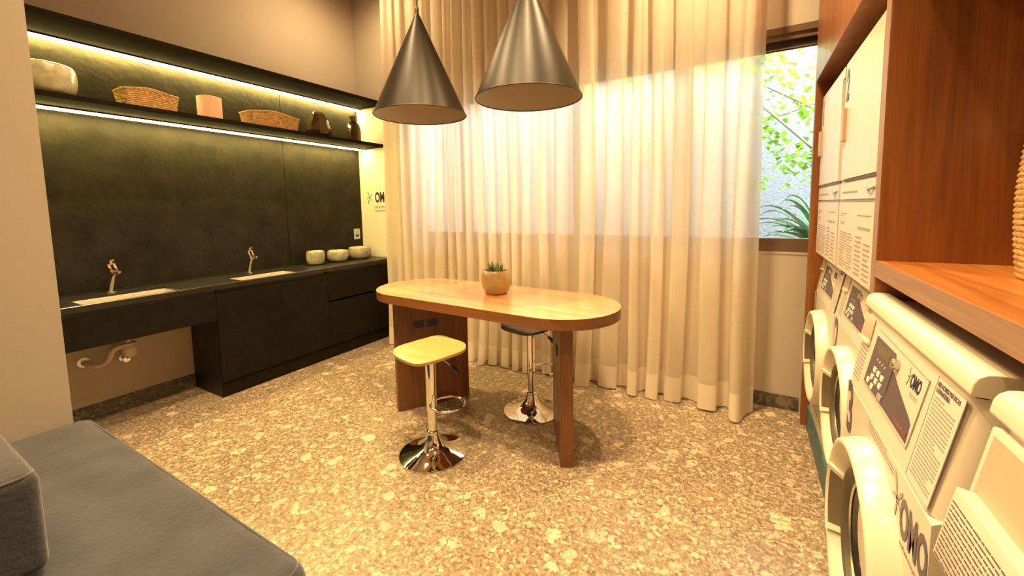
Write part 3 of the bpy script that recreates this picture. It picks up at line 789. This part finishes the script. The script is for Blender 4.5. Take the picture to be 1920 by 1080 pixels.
# ------------------------------------------------------------------ curtain
def curtain():
    t = empty('curtain', (-1.65, 3.27, 0), 0, 'floor-length sheer cream linen curtain hanging across the wide window', 'curtain')
    rn = random.Random(12)
    x = -3.45; folds = []
    while x < 0.055:
        f = (x+3.45)/3.5
        w = (0.115 + 0.105*f)*rn.uniform(0.65, 1.45)
        amp = (0.060 + 0.035*f)*rn.uniform(0.75, 1.25)
        if x + w > 0.0: w = 0.07 - x
        folds.append((x, w, amp, rn.uniform(-1, 1), rn.uniform(-1, 1), rn.uniform(0.35, 0.65))); x += w
    SEG = 20
    def pt(i, s, z):
        x0, w, amp, ph, ph2, sk = folds[i]
        zz = z/4.0
        u = s
        a = amp*(1.55 - 0.65*zz) + (0.010*(1-zz)**4)*ph
        yy = -a*(0.5-0.5*cos(2*PI*u))**0.85
        b = (0.10 + 0.11*abs(ph2))*(1.0 - 0.25*zz) + 0.02*sin(3.1*zz + 5*ph)
        om = -b*sin(4*PI*u)*w*(1 if ph2 > -0.55 else 0.35)
        drift = 0.35*w*ph2*sin(zz*PI*1.1+ph)*(1-zz*0.5)*sin(PI*u)
        fl = 0.060*max(0, 1-z/0.7)**2*(ph*0.6+0.3)*sin(PI*u)
        return (x0 + w*u + drift - om + 1.65, yy - fl + 0.018, z)
    def sheet(z0, z1, nz, off=0.0, zb=None):
        bm = BM(); cols = []
        for i in range(len(folds)):
            for k in range(SEG + (1 if i == len(folds)-1 else 0)):
                s = k/SEG; col = []
                for j in range(nz+1):
                    q = j/nz; zl = z0
                    if zb: zl = z0 + 0.006*sin(i*1.7+k*0.3)
                    z = zl + (z1-zl)*q
                    p = pt(i, s, z); col.append(bm.verts.new((p[0], p[1]-off, p[2])))
                cols.append(col)
        for a, b_ in zip(cols, cols[1:]):
            for j in range(nz): bm.faces.new((a[j], b_[j], b_[j+1], a[j+1]))
        return bm
    obj('drape', sheet(0.20, 4.02, 40), m_curt, t, 80)
    obj('hem', sheet(0.012, 0.20, 6, 0.0005, True), m_hem, t, 80)
    boxo('ceiling_track', (-1.82, 1.74, -0.025, 0.025, 4.02, 4.098), m_whtpl, t)
    return t
curtain()

# ------------------------------------------------------------------ laundry cabinet (right)
XC = 0.348
cb = empty('laundry_cabinet', (XC, 2.0, 0), 0, 'tall reddish wooden cabinet housing the laundry machines with an open shelf niche', 'cabinet')
def cbx(name, b, mat, bev=0.0015, parent=None):
    x0, x1, y0, y1, z0, z1 = b
    return boxo(name, (x0-XC, x1-XC, y0-2.0, y1-2.0, z0, z1), mat, parent or cb, bev)
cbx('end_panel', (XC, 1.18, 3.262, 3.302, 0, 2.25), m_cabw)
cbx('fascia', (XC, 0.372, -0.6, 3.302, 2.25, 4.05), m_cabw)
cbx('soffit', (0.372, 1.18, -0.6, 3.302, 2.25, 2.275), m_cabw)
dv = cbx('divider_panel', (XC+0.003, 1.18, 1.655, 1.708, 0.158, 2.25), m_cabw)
cbx('edge_band', (XC, XC+0.003, 1.655, 1.708, 0.158, 2.25), m_cabe, 0, dv)
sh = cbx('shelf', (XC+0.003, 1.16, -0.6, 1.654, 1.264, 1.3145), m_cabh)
cbx('edge_band', (XC, XC+0.003, -0.6, 1.654, 1.264, 1.3145), m_cabey, 0, sh)
cbx('back_panel', (1.16, 1.18, -0.6, 3.26, 0.158, 2.25), m_cabw)

# plinths
tag(boxo('machine_plinth', (0.378, 1.16, 1.80, 3.255, 0, 0.157), m_teal, None, 0.002), 'teal laminate plinth under the two stacked machine columns', 'plinth', 'teal plinths')
tag(boxo('machine_plinth', (0.330, 1.16, -0.6, 1.796, 0, 0.157), m_teal, None, 0.002), 'teal plinth under the two single washers, hidden behind their doors', 'plinth', 'teal plinths')

# ---------------- washer: local x = across (viewer's left to right), y = depth, z up
CPX, CPZ = 0.041, 0.236       # control panel run-back and height
def cpM(u, v, W, off=0.0006):
    """matrix putting a flat print (x right, y up) on the sloping control panel; u from its left edge, v up from the crease"""
    L_ = math.hypot(CPX, CPZ); a = math.atan2(CPZ, CPX)
    n = Vector((0, -CPZ, CPX)).normalized()
    o = Vector((-W/2+u, CPX*v/L_, 0.778 + CPZ*v/L_)) + n*off
    m = Matrix(((1, 0, 0), (0, CPX/L_, n.y), (0, CPZ/L_, n.z))).to_4x4()
    # columns: x axis, slope axis, normal
    m = Matrix(((1, 0, 0, o.x), (0, CPX/L_, n.y, o.y), (0, CPZ/L_, n.z, o.z), (0, 0, 0, 1)))
    return m
def frM(x, z, off=0.0006):
    return Matrix.Translation((x, -off, z)) @ Matrix.Rotation(R(90), 4, 'X')

def washer(loc, W, lab, num, full, drawer_big=False, stacked=False):
    t = empty('washing_machine', loc, R(-90), lab, 'washing machine', 'front-loading washing machines')
    rn = random.Random(5)
    D = 0.70; h = W/2
    # body
    bm = BM(); prof = [(0.0, 0.0), (0.0, 0.772), (0.05, 0.80), (D, 0.80), (D, 0.0)]
    prism(bm, [(p[0], p[1]) for p in prof], -h+0.004, h-0.004, 'x')
    obj('cabinet', bm, m_app, t, 40, 0.006, 3)
    # control panel block with rounded ends
    pr = [(0.000, 0.778), (CPX, 0.778+CPZ), (0.12, 0.778+CPZ), (0.12, 0.778)]
    bm = prism(BM(), pr, -h, h, 'x')
    es = [e for e in bm.edges if abs(e.verts[0].co.x - e.verts[1].co.x) < 1e-5 and min(v.co.y for v in e.verts) < 0.06 and abs(e.verts[0].co.z-e.verts[1].co.z) > 0.1]
    bmesh.ops.bevel(bm, geom=es, offset=0.045, segments=6, profile=0.5, affect='EDGES')
    cp = obj('control_panel', bm, m_app, t, 40)
    boxo('seam', (-h+0.012, h-0.012, 0.012, 0.10, 0.771, 0.779), m_shadow, cp)
    boxo('body_block', (-h+0.012, h-0.012, 0.10, D-0.02, 0.79, 0.778+CPZ-0.002), m_app, t, 0.01)
    # lid: bulging rounded front lip
    ly = CPX-0.006
    if not stacked:
        zb = 0.778+CPZ
        pr = [(ly-0.002, zb+0.003), (ly-0.004, zb+0.008), (ly-0.001, zb+0.026), (ly+0.004, zb+0.036), (ly+0.014, zb+0.043), (ly+0.024, zb+0.045), (ly+0.052, zb+0.045), (ly+0.060, zb+0.040), (ly+0.063, zb+0.003)]
        bm = prism(BM(), pr, -h-0.002, h+0.002, 'x')
        es = [e for e in bm.edges if abs(abs(e.verts[0].co.x)-h-0.002) < 1e-5 and abs(abs(e.verts[1].co.x)-h-0.002) < 1e-5 and max(v.co.y for v in e.verts) < ly+0.065]
        bmesh.ops.bevel(bm, geom=es, offset=0.050, segments=6, profile=0.5, affect='EDGES', clamp_overlap=True)
        lid = obj('lid', bm, m_ring, t, 60)
        boxo('lid_seam', (-h+0.01, h-0.01, ly+0.008, ly+0.06, 0.778+CPZ-0.002, 0.778+CPZ+0.004), m_shadow, lid)
        tp = boxo('top_plate', (-h+0.008, h-0.008, ly+0.064, D, 0.778+CPZ+0.002, 0.778+CPZ+0.026), m_appg, t, 0.008, 3)
        boxo('rear_ridge', (-h+0.04, h-0.04, ly+0.16, ly+0.19, 0.778+CPZ+0.026, 0.778+CPZ+0.034), m_appg, tp, 0.003)
    # door
    rc, pz = 0.2565, 0.606-0.157
    dx = 0.0
    dr = empty_child('door', t, (dx, 0, pz))
    def ring(name, prof, mat, n=72, parent=None):
        bm = lathe(BM(), prof, n=n); xform(bm, Matrix.Rotation(R(90), 4, 'X')); return obj(name, bm, mat, parent or dr, 50)
    # profile radius, height towards the room
    ring('door_ring', [(rc+0.016, -0.002), (rc+0.015, 0.012), (rc+0.006, 0.044), (rc+0.002, 0.053), (rc-0.006, 0.056), (rc-0.014, 0.053), (rc-0.022, 0.046), (rc-0.062, 0.010), (rc-0.066, 0.002)], m_ring)
    ring('door_bezel', [(rc-0.062, 0.022), (rc-0.068, 0.030), (rc-0.078, 0.026), (rc-0.084, 0.010), (rc-0.088, 0.014), (rc-0.098, 0.012), (rc-0.102, 0.0)], m_gask)
    ring('chrome_bead', [(rc-0.098, 0.012), (rc-0.102, 0.016), (rc-0.106, 0.012)], m_steel)
    ring('door_glass', [(rc-0.104, 0.010), (rc-0.12, 0.004), (0.10, -0.02), (0.05, -0.03), (0.0, -0.032)], m_porth)
    # handle: recessed grip set in the ring on the viewer's left
    def cone_patch(t0, t1, a0, a1, lift, th, mat, name):
        n = 14; bm = BM(); L0, L1 = [], []
        for k in range(n+1):
            a = R(a0+(a1-a0)*k/n); row = []
            for (t_, l_) in ((t0, lift), (t1, lift), (t1, lift-th), (t0, lift-th)):
                rr = rc-0.022-0.040*t_ - l_*0.67; hh = 0.046-0.036*t_ + l_*0.74
                row.append(bm.verts.new((rr*cos(a), -hh, rr*sin(a))))
            L0.append(row)
        for A, Bq in zip(L0, L0[1:]):
            for q in range(4): bm.faces.new((A[q], A[(q+1) % 4], Bq[(q+1) % 4], Bq[q]))
        bm.faces.new(L0[0]); bm.faces.new(L0[-1][::-1])
        return obj(name, bm, mat, dr, 40)
    cone_patch(-0.20, 1.05, 156, 208, 0.010, 0.012, m_ring, 'handle_surround')
    cone_patch(0.0, 0.88, 160, 203, 0.0112, 0.006, m_recess, 'handle_recess')
    # kick panel line
    boxo('kick_seam', (-h+0.012, h-0.012, -0.0006, 0.002, 0.085, 0.088), m_shadow, t)
    # big number decal
    if num: nm = text_mesh(num, 0.225, 0.006, 0.70); obj('number_decal', xform(nm, frM(-h+0.055, 0.690)), m_ink, t)
    # control panel contents
    L_ = math.hypot(CPX, CPZ)
    def flat(pts, th=0.0006): return prism(BM(), pts, 0, th)
    if drawer_big:
        fr = obj('drawer_frame', xform(prism(BM(), [(0.022, 0.006), (0.245, 0.006), (0.245, 0.232), (0.022, 0.232)], 0, 0.012), cpM(0, 0, W)), m_app, cp, 40, 0.003)
        obj('open_hopper', xform(flat([(0.036, 0.012), (0.235, 0.012), (0.235, 0.222), (0.036, 0.222)], 0.0128), cpM(0, 0, W)), m_cup2, fr)
        dw = obj('detergent_drawer', xform(prism(BM(), [(0.040, 0.014), (0.232, 0.014), (0.232, 0.130), (0.040, 0.130)], 0, 0.034), cpM(0, 0, W)), m_app, t, 40, 0.003)
        pv = prism(BM(), [(0, 0), (0.034, 0), (0.060, 0.034), (0.0, 0.034)], 0.040, 0.232, 'x')
        pt_ = para(0.175, 0.098, 13, rn, 0.95, 0.27); obj('printed_notice', xform(pt_, cpM(0.048, 0.112, W, 0.0348)), m_ink, dw)
        obj('notice_title', xform(para(0.11, 0.010, 1, random.Random(2), 0.95, 0.8), cpM(0.066, 0.127, W, 0.0348)), m_bluep, dw)
        pv.free()
    else:
        # sunken finger pull of the detergent drawer, then its printed legend
        rec = obj('detergent_drawer', xform(prism(BM(), [(0.016, 0.150), (0.118, 0.158), (0.112, 0.222), (0.020, 0.224)], 0, 0.004), cpM(0, 0, W)), m_cup2, cp, 40, 0.002)
        obj('drawer_lip', xform(prism(BM(), [(0.014, 0.138), (0.120, 0.146), (0.118, 0.160), (0.016, 0.152)], 0, 0.008), cpM(0, 0, W)), m_ring, rec, 40, 0.002)
        obj('drawer_legend', xform(para(0.080, 0.105, 9, rn, 0.95, 0.4), cpM(0.036, 0.130, W)), m_inks, rec)
    if drawer_big:
        U = 0.06
    else:
        U = 0.0
    st = obj('control_sticker', xform(flat([(0.158+U*2, 0.050), (0.524, 0.047), (0.532, 0.200), (0.158+U*2, 0.207)]), cpM(0, 0, W)), m_app, cp)
    bm = BM()
    for a, b_ in (((0.156, 0.048), (0.528, 0.045)), ((0.528, 0.045), (0.536, 0.202)), ((0.536, 0.202), (0.158, 0.210))):
        tube(bm, [(a[0], a[1], 0.001), (b_[0], b_[1], 0.001)], 0.0012, 5)
    obj('sticker_edge', xform(bm, cpM(0, 0, W)), m_inks, cp)
    kp = obj('keypad', xform(flat([(0.158, 0.054), (0.335, 0.053), (0.340, 0.178), (0.328, 0.190), (0.166, 0.190)], 0.0016), cpM(0, 0, W)), m_purple, cp, None)
    obj('display', xform(flat([(0.205, 0.152), (0.300, 0.152), (0.300, 0.178), (0.205, 0.178)], 0.0022), cpM(0, 0, W)), m_lcd, kp)
    for (bx, by) in ((0.224, 0.108), (0.257, 0.108), (0.290, 0.108), (0.218, 0.086), (0.254, 0.086), (0.288, 0.086), (0.195, 0.068), (0.235, 0.064)):
        obj('button', xform(prism(BM(), rrect(0.021, 0.014, 0.003, 3, bx, by), 0.0016, 0.0035), cpM(0, 0, W)), m_button, kp)
    for k in range(4): obj('indicator', xform(prism(BM(), rrect(0.010, 0.006, 0.002, 3, 0.222+0.022*k, 0.136), 0.0016, 0.0028), cpM(0, 0, W)), m_inks, kp)
    obj('start_key', xform(prism(BM(), rrect(0.030, 0.014, 0.002, 3, 0.308, 0.064), 0.0016, 0.003), cpM(0, 0, W)), m_inks, kp)
    bm = BM()
    for a, b_ in (((0.158, 0.0545), (0.336, 0.0535)), ((0.336, 0.0535), (0.341, 0.178))):
        tube(bm, [(a[0], a[1], 0.0016), (b_[0], b_[1], 0.0016)], 0.0012, 5)
    obj('keypad_bezel', xform(bm, cpM(0, 0, W)), m_steel, kp)
    obj('swoosh_print', xform(flat([(0.340, 0.052), (0.519, 0.050), (0.514, 0.092), (0.500, 0.100), (0.440, 0.118), (0.385, 0.136), (0.341, 0.152)], 0.0010), cpM(0, 0, W)), m_purple, st)
    obj('red_lettering', xform(para(0.085, 0.010, 1, random.Random(9), 1, 0.6), cpM(0.425, 0.070, W, 0.0018)), m_redp, st)
    obj('maker_letters', xform(text_mesh('OMO', 0.042, 0.0016, 0.58), cpM(0.480, 0.170, W, 0.0012)), m_navy, st)
    obj('maker_mark', xform(splash_logo(0.024), cpM(0.440, 0.172, W, 0.0012)), m_dkgreen, st)
    obj('maker_caption', xform(para(0.045, 0.010, 2, random.Random(4), 1, 0.5), cpM(0.462, 0.148, W, 0.0012)), m_inks, st)
    kb = lathe(BM(), [(0.0, 0.0), (0.013, 0.0), (0.013, 0.012), (0.010, 0.015), (0, 0.015)], n=20); xform(kb, cpM(0.360, 0.172, W)); obj('key_lock', kb, m_steel, cp, 40)
    # best-practice sheet on the right
    ws = min(0.115, W-0.568-0.015)
    sh_ = obj('instruction_sheet', xform(flat([(0.562, 0.008), (0.562+ws, 0.008), (0.568+ws, 0.226), (0.566, 0.226)], 0.0008), cpM(0, 0, W)), m_sheet, cp)
    bm = BM(); q = [(0.562, 0.008), (0.562+ws, 0.008), (0.568+ws, 0.226), (0.566, 0.226)]
    tube(bm, [(p[0], p[1], 0.0008) for p in q], 0.0009, 5, closed=True); obj('sheet_outline', xform(bm, cpM(0, 0, W)), m_inks, sh_)
    obj('sheet_heading', xform(text_mesh('MELHORES PR\u00c1TICAS', 0.0125, 0.0003, 0.80, align='LEFT'), cpM(0.571, 0.212, W, 0.0014)), m_ink, sh_)
    obj('sheet_heading', xform(text_mesh('LAVANDERIA', 0.0125, 0.0003, 0.80, align='LEFT'), cpM(0.571, 0.200, W, 0.0014)), m_ink, sh_)
    obj('sheet_text', xform(para(ws-0.018, 0.170, 22, rn, 0.97, 0.42), cpM(0.573, 0.190, W, 0.0014)), m_inks, sh_)
    if full:
        lg = frM
        obj('brand_letters', xform(text_mesh('OMO', 0.112, 0.0042, 0.56), frM(W/2-0.082, 0.686)), m_ink, t)
        obj('brand_mark', xform(splash_logo(0.060), frM(W/2-0.178, 0.705)), m_inks, t)
        obj('brand_caption', xform(text_mesh('Lavanderia compartilhada', 0.016, 0, 0.9), frM(W/2-0.090, 0.632)), m_inks, t)
        obj('small_print', xform(para(0.22, 0.030, 3, random.Random(6), 1, 0.4), frM(-0.08, 0.765)), m_inks, t)
    return t

def empty_child(name, parent, loc):
    """an (almost) bare holder: the moulded back plate of the door"""
    bm = lathe(BM(), [(0.0, -0.03), (0.19, -0.03), (0.19, 0.004), (0.188, 0.006)], n=48); xform(bm, Matrix.Rotation(R(90), 4, 'X'))
    o = obj(name, bm, m_dark, parent, 40); o.location = loc
    return o
m_cup2 = M_('warm_grey_recess', (0.52, 0.38, 0.28), 0.5)

washer((0.388, 2.870, 0.157), 0.680, 'washing machine at the bottom of the farthest stack, beside the wooden end panel and curtain', '1', False, stacked=True)
washer((0.388, 2.170, 0.157), 0.680, 'washing machine at the bottom of the second stack, with the dark 2 by its door', '2', False, stacked=True)
washer((0.296, 1.295, 0.157), 0.705, 'washing machine with a rounded cream lid and a large 3, below the wooden shelf', '3', True)
washer((0.296, 0.525, 0.157), 0.705, 'nearest washing machine, cut by the picture edge, with an open detergent tray', '', True, drawer_big=True)

# ---------------- dryers stacked above
def dryer(loc, W, lab, num):
    t = empty('tumble_dryer', loc, R(-90), lab, 'dryer', 'stacked dryers')
    h = W/2; D = 0.68
    # z 0 here = 1.165 in the room
    boxo('cabinet', (-h, h, 0.006, D, 0.0, 0.962), m_app, t, 0.006, 3)
    boxo('instruction_board', (-h+0.003, h-0.003, -0.004, 0.006, 0.010, 0.322), m_sheet, t, 0.002)
    boxo('lint_drawer', (-h+0.01, h-0.01, -0.004, 0.006, 0.335, 0.408), m_appw, t, 0.003)
    o = boxo('door', (-h+0.045, h-0.015, -0.010, 0.005, 0.425, 0.902), m_appw, t, 0.006, 3)
    boxo('door_gap', (-h+0.05, h-0.02, -0.003, 0.004, 0.415, 0.424), m_inks, t)
    boxo('top_trim', (-h+0.004, h-0.004, -0.004, 0.01, 0.910, 0.960), m_appw, t, 0.008, 3)
    boxo('pull_handle', (-h+0.055, -h+0.105, -0.024, -0.009, 0.600, 0.745), m_cup2, o, 0.006)
    obj('number_decal', xform(text_mesh(num, 0.19, 0.006, 0.62), frM(-h+0.100, 0.838, 0.0106)), m_ink, o)
    boxo('board_gap', (-h+0.004, h-0.004, -0.0042, 0.0055, 0.324, 0.328), m_inks, t)
    obj('drawer_print', xform(para(0.30, 0.012, 1, random.Random(3), 1, 0.6), frM(-h+0.06, 0.372, 0.0048)), m_inks, t)
    bm = BM(); tube(bm, [(h-0.16, -0.006, 0.375), (h-0.10, -0.012, 0.366), (h-0.04, -0.006, 0.375)], 0.004, 6); obj('drawer_pull', bm, m_steel, t, 60)
    rn = random.Random(8)
    for (x, z, w, hh, rows) in ((-h+0.05, 0.275, 0.14, 0.020, 2), (0.05, 0.275, 0.22, 0.026, 2), (-h+0.05, 0.235, 0.17, 0.016, 2), (-h+0.05, 0.190, 0.15, 0.165, 14), (-h+0.215, 0.190, 0.11, 0.165, 13), (0.03, 0.190, 0.10, 0.165, 9), (0.17, 0.170, 0.10, 0.150, 8)):
        obj('instruction_text', xform(para(w, hh, rows, rn, 0.97, 0.36), frM(x, z, 0.0046)), m_inks, t)
    obj('green_band', xform(para(0.20, 0.012, 1, random.Random(1), 1, 0.9), frM(0.06, 0.228, 0.0046)), m_green, t)
dryer((0.385, 2.870, 1.173), 0.678, 'white stacked dryer at the far end beside the window, marked 1', '1')
dryer((0.385, 2.170, 1.173), 0.678, 'white stacked dryer beside the wooden divider panel, marked with a dark 2', '2')

# laundry basket on the shelf
t = empty('rope_basket', (0.715, 1.36, 1.3146), 0, 'jute rope basket with a white cloth liner on the wooden shelf', 'basket')
bm = BM(); N_ = 26
for k in range(N_):
    z = 0.008 + 0.0135*k; rr = 0.170 + 0.010*sin(PI*min(1, k/N_*1.05))
    tube(bm, [(rr*cos(2*PI*j/36), rr*sin(2*PI*j/36), z) for j in range(36)], 0.0078, 6, closed=True)
obj('rope_body', bm, m_jute, t, 60)
obj('cloth_liner', lathe(BM(), [(0.168, 0.345), (0.180, 0.352), (0.183, 0.385), (0.181, 0.415), (0.172, 0.424), (0.158, 0.412), (0.148, 0.05), (0.0, 0.03)], n=40), m_linen, t, 60)
bm = BM(); tube(bm, [(0.176*cos(2*PI*j/40), 0.176*sin(2*PI*j/40), 0.356) for j in range(40)], 0.005, 6, closed=True); obj('dark_trim', bm, m_blkpl, t, 60)

# ------------------------------------------------------------------ bench (left foreground)
def soft_box(b, mat, name, parent, r=0.05, puff=0.012, sub=10, noise=0.0, seed=1):
    x0, x1, y0, y1, z0, z1 = b
    bm = box(BM(), x0, x1, y0, y1, z0, z1)
    bmesh.ops.bevel(bm, geom=bm.edges[:], offset=r, segments=6, profile=0.5, affect='EDGES')
    bmesh.ops.triangulate(bm, faces=[f for f in bm.faces if len(f.verts) > 4])
    bmesh.ops.subdivide_edges(bm, edges=[e for e in bm.edges if e.calc_length() > 0.15], cuts=sub, use_grid_fill=True)
    from mathutils import noise as NZ
    cx_, cy_, cz_ = (x0+x1)/2, (y0+y1)/2, (z0+z1)/2
    for v in bm.verts:
        fx = 1-((v.co.x-cx_)/(x1-cx_))**2; fy = 1-((v.co.y-cy_)/(y1-cy_))**2
        if v.co.z > cz_: v.co.z += puff*max(0, fx)*max(0, fy)
        if noise:
            n_ = NZ.noise(Vector((v.co.x*4+seed, v.co.y*4, v.co.z*4)))
            v.co.z += noise*n_ if v.co.z > cz_ else 0
            v.co.x += noise*0.5*n_*(1 if abs(v.co.x-cx_) > (x1-x0)*0.45 else 0)
    return obj(name, bm, mat, parent, 60)
BX, BY2 = -1.112, 0.690
bn = empty('bench_sofa', (-2.05, -0.30, 0), 0, 'deep charcoal suede daybed bench against the beige wall return', 'bench')
def lb(x0, x1, y0, y1, z0, z1): return (x0+2.05, x1+2.05, y0+0.30, y1+0.30, z0, z1)
soft_box(lb(CX+0.003, BX, -1.45, BY2, 0.215, 0.445), m_suede, 'seat_cushion', bn, 0.055, 0.012, 12, 0.006)
boxo('bench_base', lb(CX+0.01, BX-0.045, -1.44, BY2-0.045, 0.0, 0.222), m_suede, bn, 0.012, 3)
pp = BM()
o_ = rrect((BX-CX)-0.035, (BY2+1.45)-0.035, 0.05, 5, (CX+BX)/2+2.05, (BY2-1.45)/2+0.30)
tube(pp, [(p[0], p[1], 0.433) for p in o_], 0.004, 6, closed=True)
obj('piping', pp, m_suedep, bn, 60)
bk = empty('back_cushion', (-2.05, -0.02, 0.462), 0, 'dark upright suede back cushion standing on the near end of the bench', 'cushion')
PX, PY, PZ = -1.745, 0.290, 0.760
soft_box((PX-0.62+2.05, PX+2.05, PY-0.50+0.02, PY+0.02, 0.003, PZ-0.455), m_suede, 'cushion_body', bk, 0.03, 0.006, 8, 0.006, 4)
pp = BM()
o_ = rrect(0.62-0.022, 0.50-0.022, 0.03, 5, PX-0.31+2.05, PY-0.25+0.02)
tube(pp, [(p[0], p[1], PZ-0.455-0.006) for p in o_], 0.0045, 6, closed=True)
obj('piping', pp, m_suedep, bk, 60)

# ------------------------------------------------------------------ garden outside
tag(boxo('garden_wall', (-7, 5, 6.2, 6.4, -0.2, 3.45), m_plaster), 'rough pale grey plaster garden wall outside the window', 'wall')
g_ = tag(boxo('garden_bed', (-7, 5, BY+0.20, 6.2, -0.2, 1.02), m_soilo), 'raised soil bed outside the window', 'garden bed')
rn = random.Random(21); bm = BM()
for k in range(60):
    x, y = rn.uniform(-0.35, 0.02), rn.uniform(BY+0.3, BY+1.6); q = rn.uniform(0.012, 0.035)
    r_ = bmesh.ops.create_icosphere(bm, subdivisions=1, radius=q)
    for v in r_['verts']: v.co = Vector((v.co.x*1.2+x, v.co.y+y, v.co.z*0.6+1.02+q*0.62))
tag(obj('gravel', bm, m_stoneo, None, 60), 'loose grey gravel and litter on the soil bed outside the window', 'gravel', kind='stuff')
# strap-leaved plant
t = empty('strap_leaf_plant', (0.62, 4.42, 1.02), 0, 'green strap-leaved plant arching over the bed outside the window', 'plant')
def strap(bm, az, L_, rise, w):
    n = 10; prev = None
    for k in range(n+1):
        s = k/n; r_ = L_*s*(1-0.12*s); z = rise*sin(PI*0.62*s)*1.15 - 0.05*s*s
        c = Vector((cos(az)*r_, sin(az)*r_, z)); sd = Vector((-sin(az), cos(az), 0))
        ww = w*(1-s**2.2)*(0.55+0.45*min(1, s*4)) + 0.001
        row = [bm.verts.new(c-sd*ww+Vector((0, 0, ww*0.5))), bm.verts.new(c), bm.verts.new(c+sd*ww+Vector((0, 0, ww*0.5)))]
        if prev:
            bm.faces.new((prev[0], prev[1], row[1], row[0])); bm.faces.new((prev[1], prev[2], row[2], row[1]))
        prev = row
rn = random.Random(5)
for k in range(34):
    az = R(rn.uniform(120, 225)) if k < 26 else R(rn.uniform(0, 360))
    bm = BM(); strap(bm, az, rn.uniform(0.40, 0.78), rn.uniform(0.08, 0.50), rn.uniform(0.030, 0.052)); obj('leaf', bm, m_agave, t, 60)
# tree
t = empty('garden_tree', (1.10, 4.95, 1.025), 0, 'garden tree with bright lime leaves in front of the plaster wall', 'tree')
bm = BM(); tube(bm, [(0, 0, 0), (0.03, 0, 0.8), (-0.05, 0.02, 1.6), (0.0, 0.0, 2.6)], [0.06, 0.05, 0.04, 0.02], 10); obj('trunk', bm, m_bark, t, 60)
BR = [((0, 0, 0.95), (-0.35, -0.05, 1.20), (-1.0, -0.1, 1.62), (-1.7, -0.2, 1.85)),
      ((-0.05, 0, 1.5), (-0.5, 0.1, 1.45), (-1.2, 0.1, 1.25), (-1.9, 0.0, 1.0)),
      ((0, 0, 1.2), (-0.6, -0.3, 0.95), (-1.0, -0.4, 1.35), (-1.3, -0.5, 1.9)),
      ((-0.05, 0, 1.8), (-0.6, -0.2, 1.95), (-1.4, -0.2, 2.1), (-2.4, -0.2, 2.0)),
      ((0, 0, 1.4), (0.4, 0.1, 1.6), (0.8, 0.1, 1.7), (1.2, 0, 1.7))]
bm = BM()
for b_ in BR: tube(bm, b_, [0.022, 0.016, 0.011, 0.005], 7)
obj('branches', bm, m_bark, t, 60)
rn = random.Random(33); bm = BM()
CL = [(-0.35, -0.25, 1.10, 0.30), (-0.70, -0.15, 0.90, 0.25), (-0.55, -0.3, 1.45, 0.30), (-0.95, -0.2, 1.25, 0.25), (-1.05, -0.2, 0.70, 0.16), (-0.3, -0.1, 0.62, 0.22), (-1.0, -0.3, 1.75, 0.30),
      (-1.7, -0.3, 1.35, 0.30), (-2.1, -0.2, 1.05, 0.28), (-2.3, -0.2, 1.7, 0.30), (-1.5, -0.2, 1.9, 0.35), (0.3, 0, 1.4, 0.4), (0.7, 0, 1.7, 0.4), (-2.9, 0.1, 1.9, 0.3)]
for (cx_, cy_, cz_, rr) in CL:
    for k in range(int(150*(rr/0.3)**2)):
        v = Vector((rn.gauss(0, 1), rn.gauss(0, 1), rn.gauss(0, 1)))*rr*0.5 + Vector((cx_, cy_, cz_))
        L_ = rn.uniform(0.05, 0.085); M3 = Matrix.Rotation(rn.uniform(0, 6.3), 4, 'Z') @ Matrix.Rotation(rn.uniform(-0.9, 0.9), 4, 'X')
        P = [Vector(p)*L_ for p in ((0, 0, 0), (0.38, 0.45, 0.08), (0, 1.15, -0.05), (-0.38, 0.45, 0.08), (0, 0.5, 0))]
        vs = [bm.verts.new(v + (M3 @ p)) for p in P]
        bm.faces.new((vs[0], vs[1], vs[4])); bm.faces.new((vs[1], vs[2], vs[4])); bm.faces.new((vs[2], vs[3], vs[4])); bm.faces.new((vs[3], vs[0], vs[4]))
obj('foliage', bm, m_leaf, t)

# ------------------------------------------------------------------ ceiling downlights (fixtures with their lamps)
for i, (x, y, pw, cone, where) in enumerate(DOWNLIGHTS):
    if i == 0:
        t0 = empty('ceiling_downlight', (x, y, CEIL-0.001))
        obj('trim_ring', lathe(BM(), [(0.040, -0.03), (0.044, -0.004), (0.062, -0.006), (0.064, 0.0)], n=32), m_whtpl, t0, 50)
        obj('lamp_lens', lathe(BM(), [(0.041, -0.020), (0.0, -0.020)], n=32), m_bulb, t0)
        t = t0
    else:
        t = t0.copy(); C.objects.link(t)
        for c in list(t0.children):
            if c.type != 'MESH': continue
            d = c.copy(); C.objects.link(d); d.parent = t
    t.location = (x, y, CEIL-0.001)
    tag(t, 'small round recessed ceiling downlight ' + where, 'ceiling light', 'ceiling downlights')
    ld = bpy.data.lights.new('downlight_lamp', 'SPOT'); ld.energy = pw; ld.color = WARM
    ld.spot_size = R(cone); ld.spot_blend = 1.0; ld.shadow_soft_size = 0.045
    lo = bpy.data.objects.new('downlight_lamp', ld); lo.location = (x, y, CEIL-0.05); C.objects.link(lo)
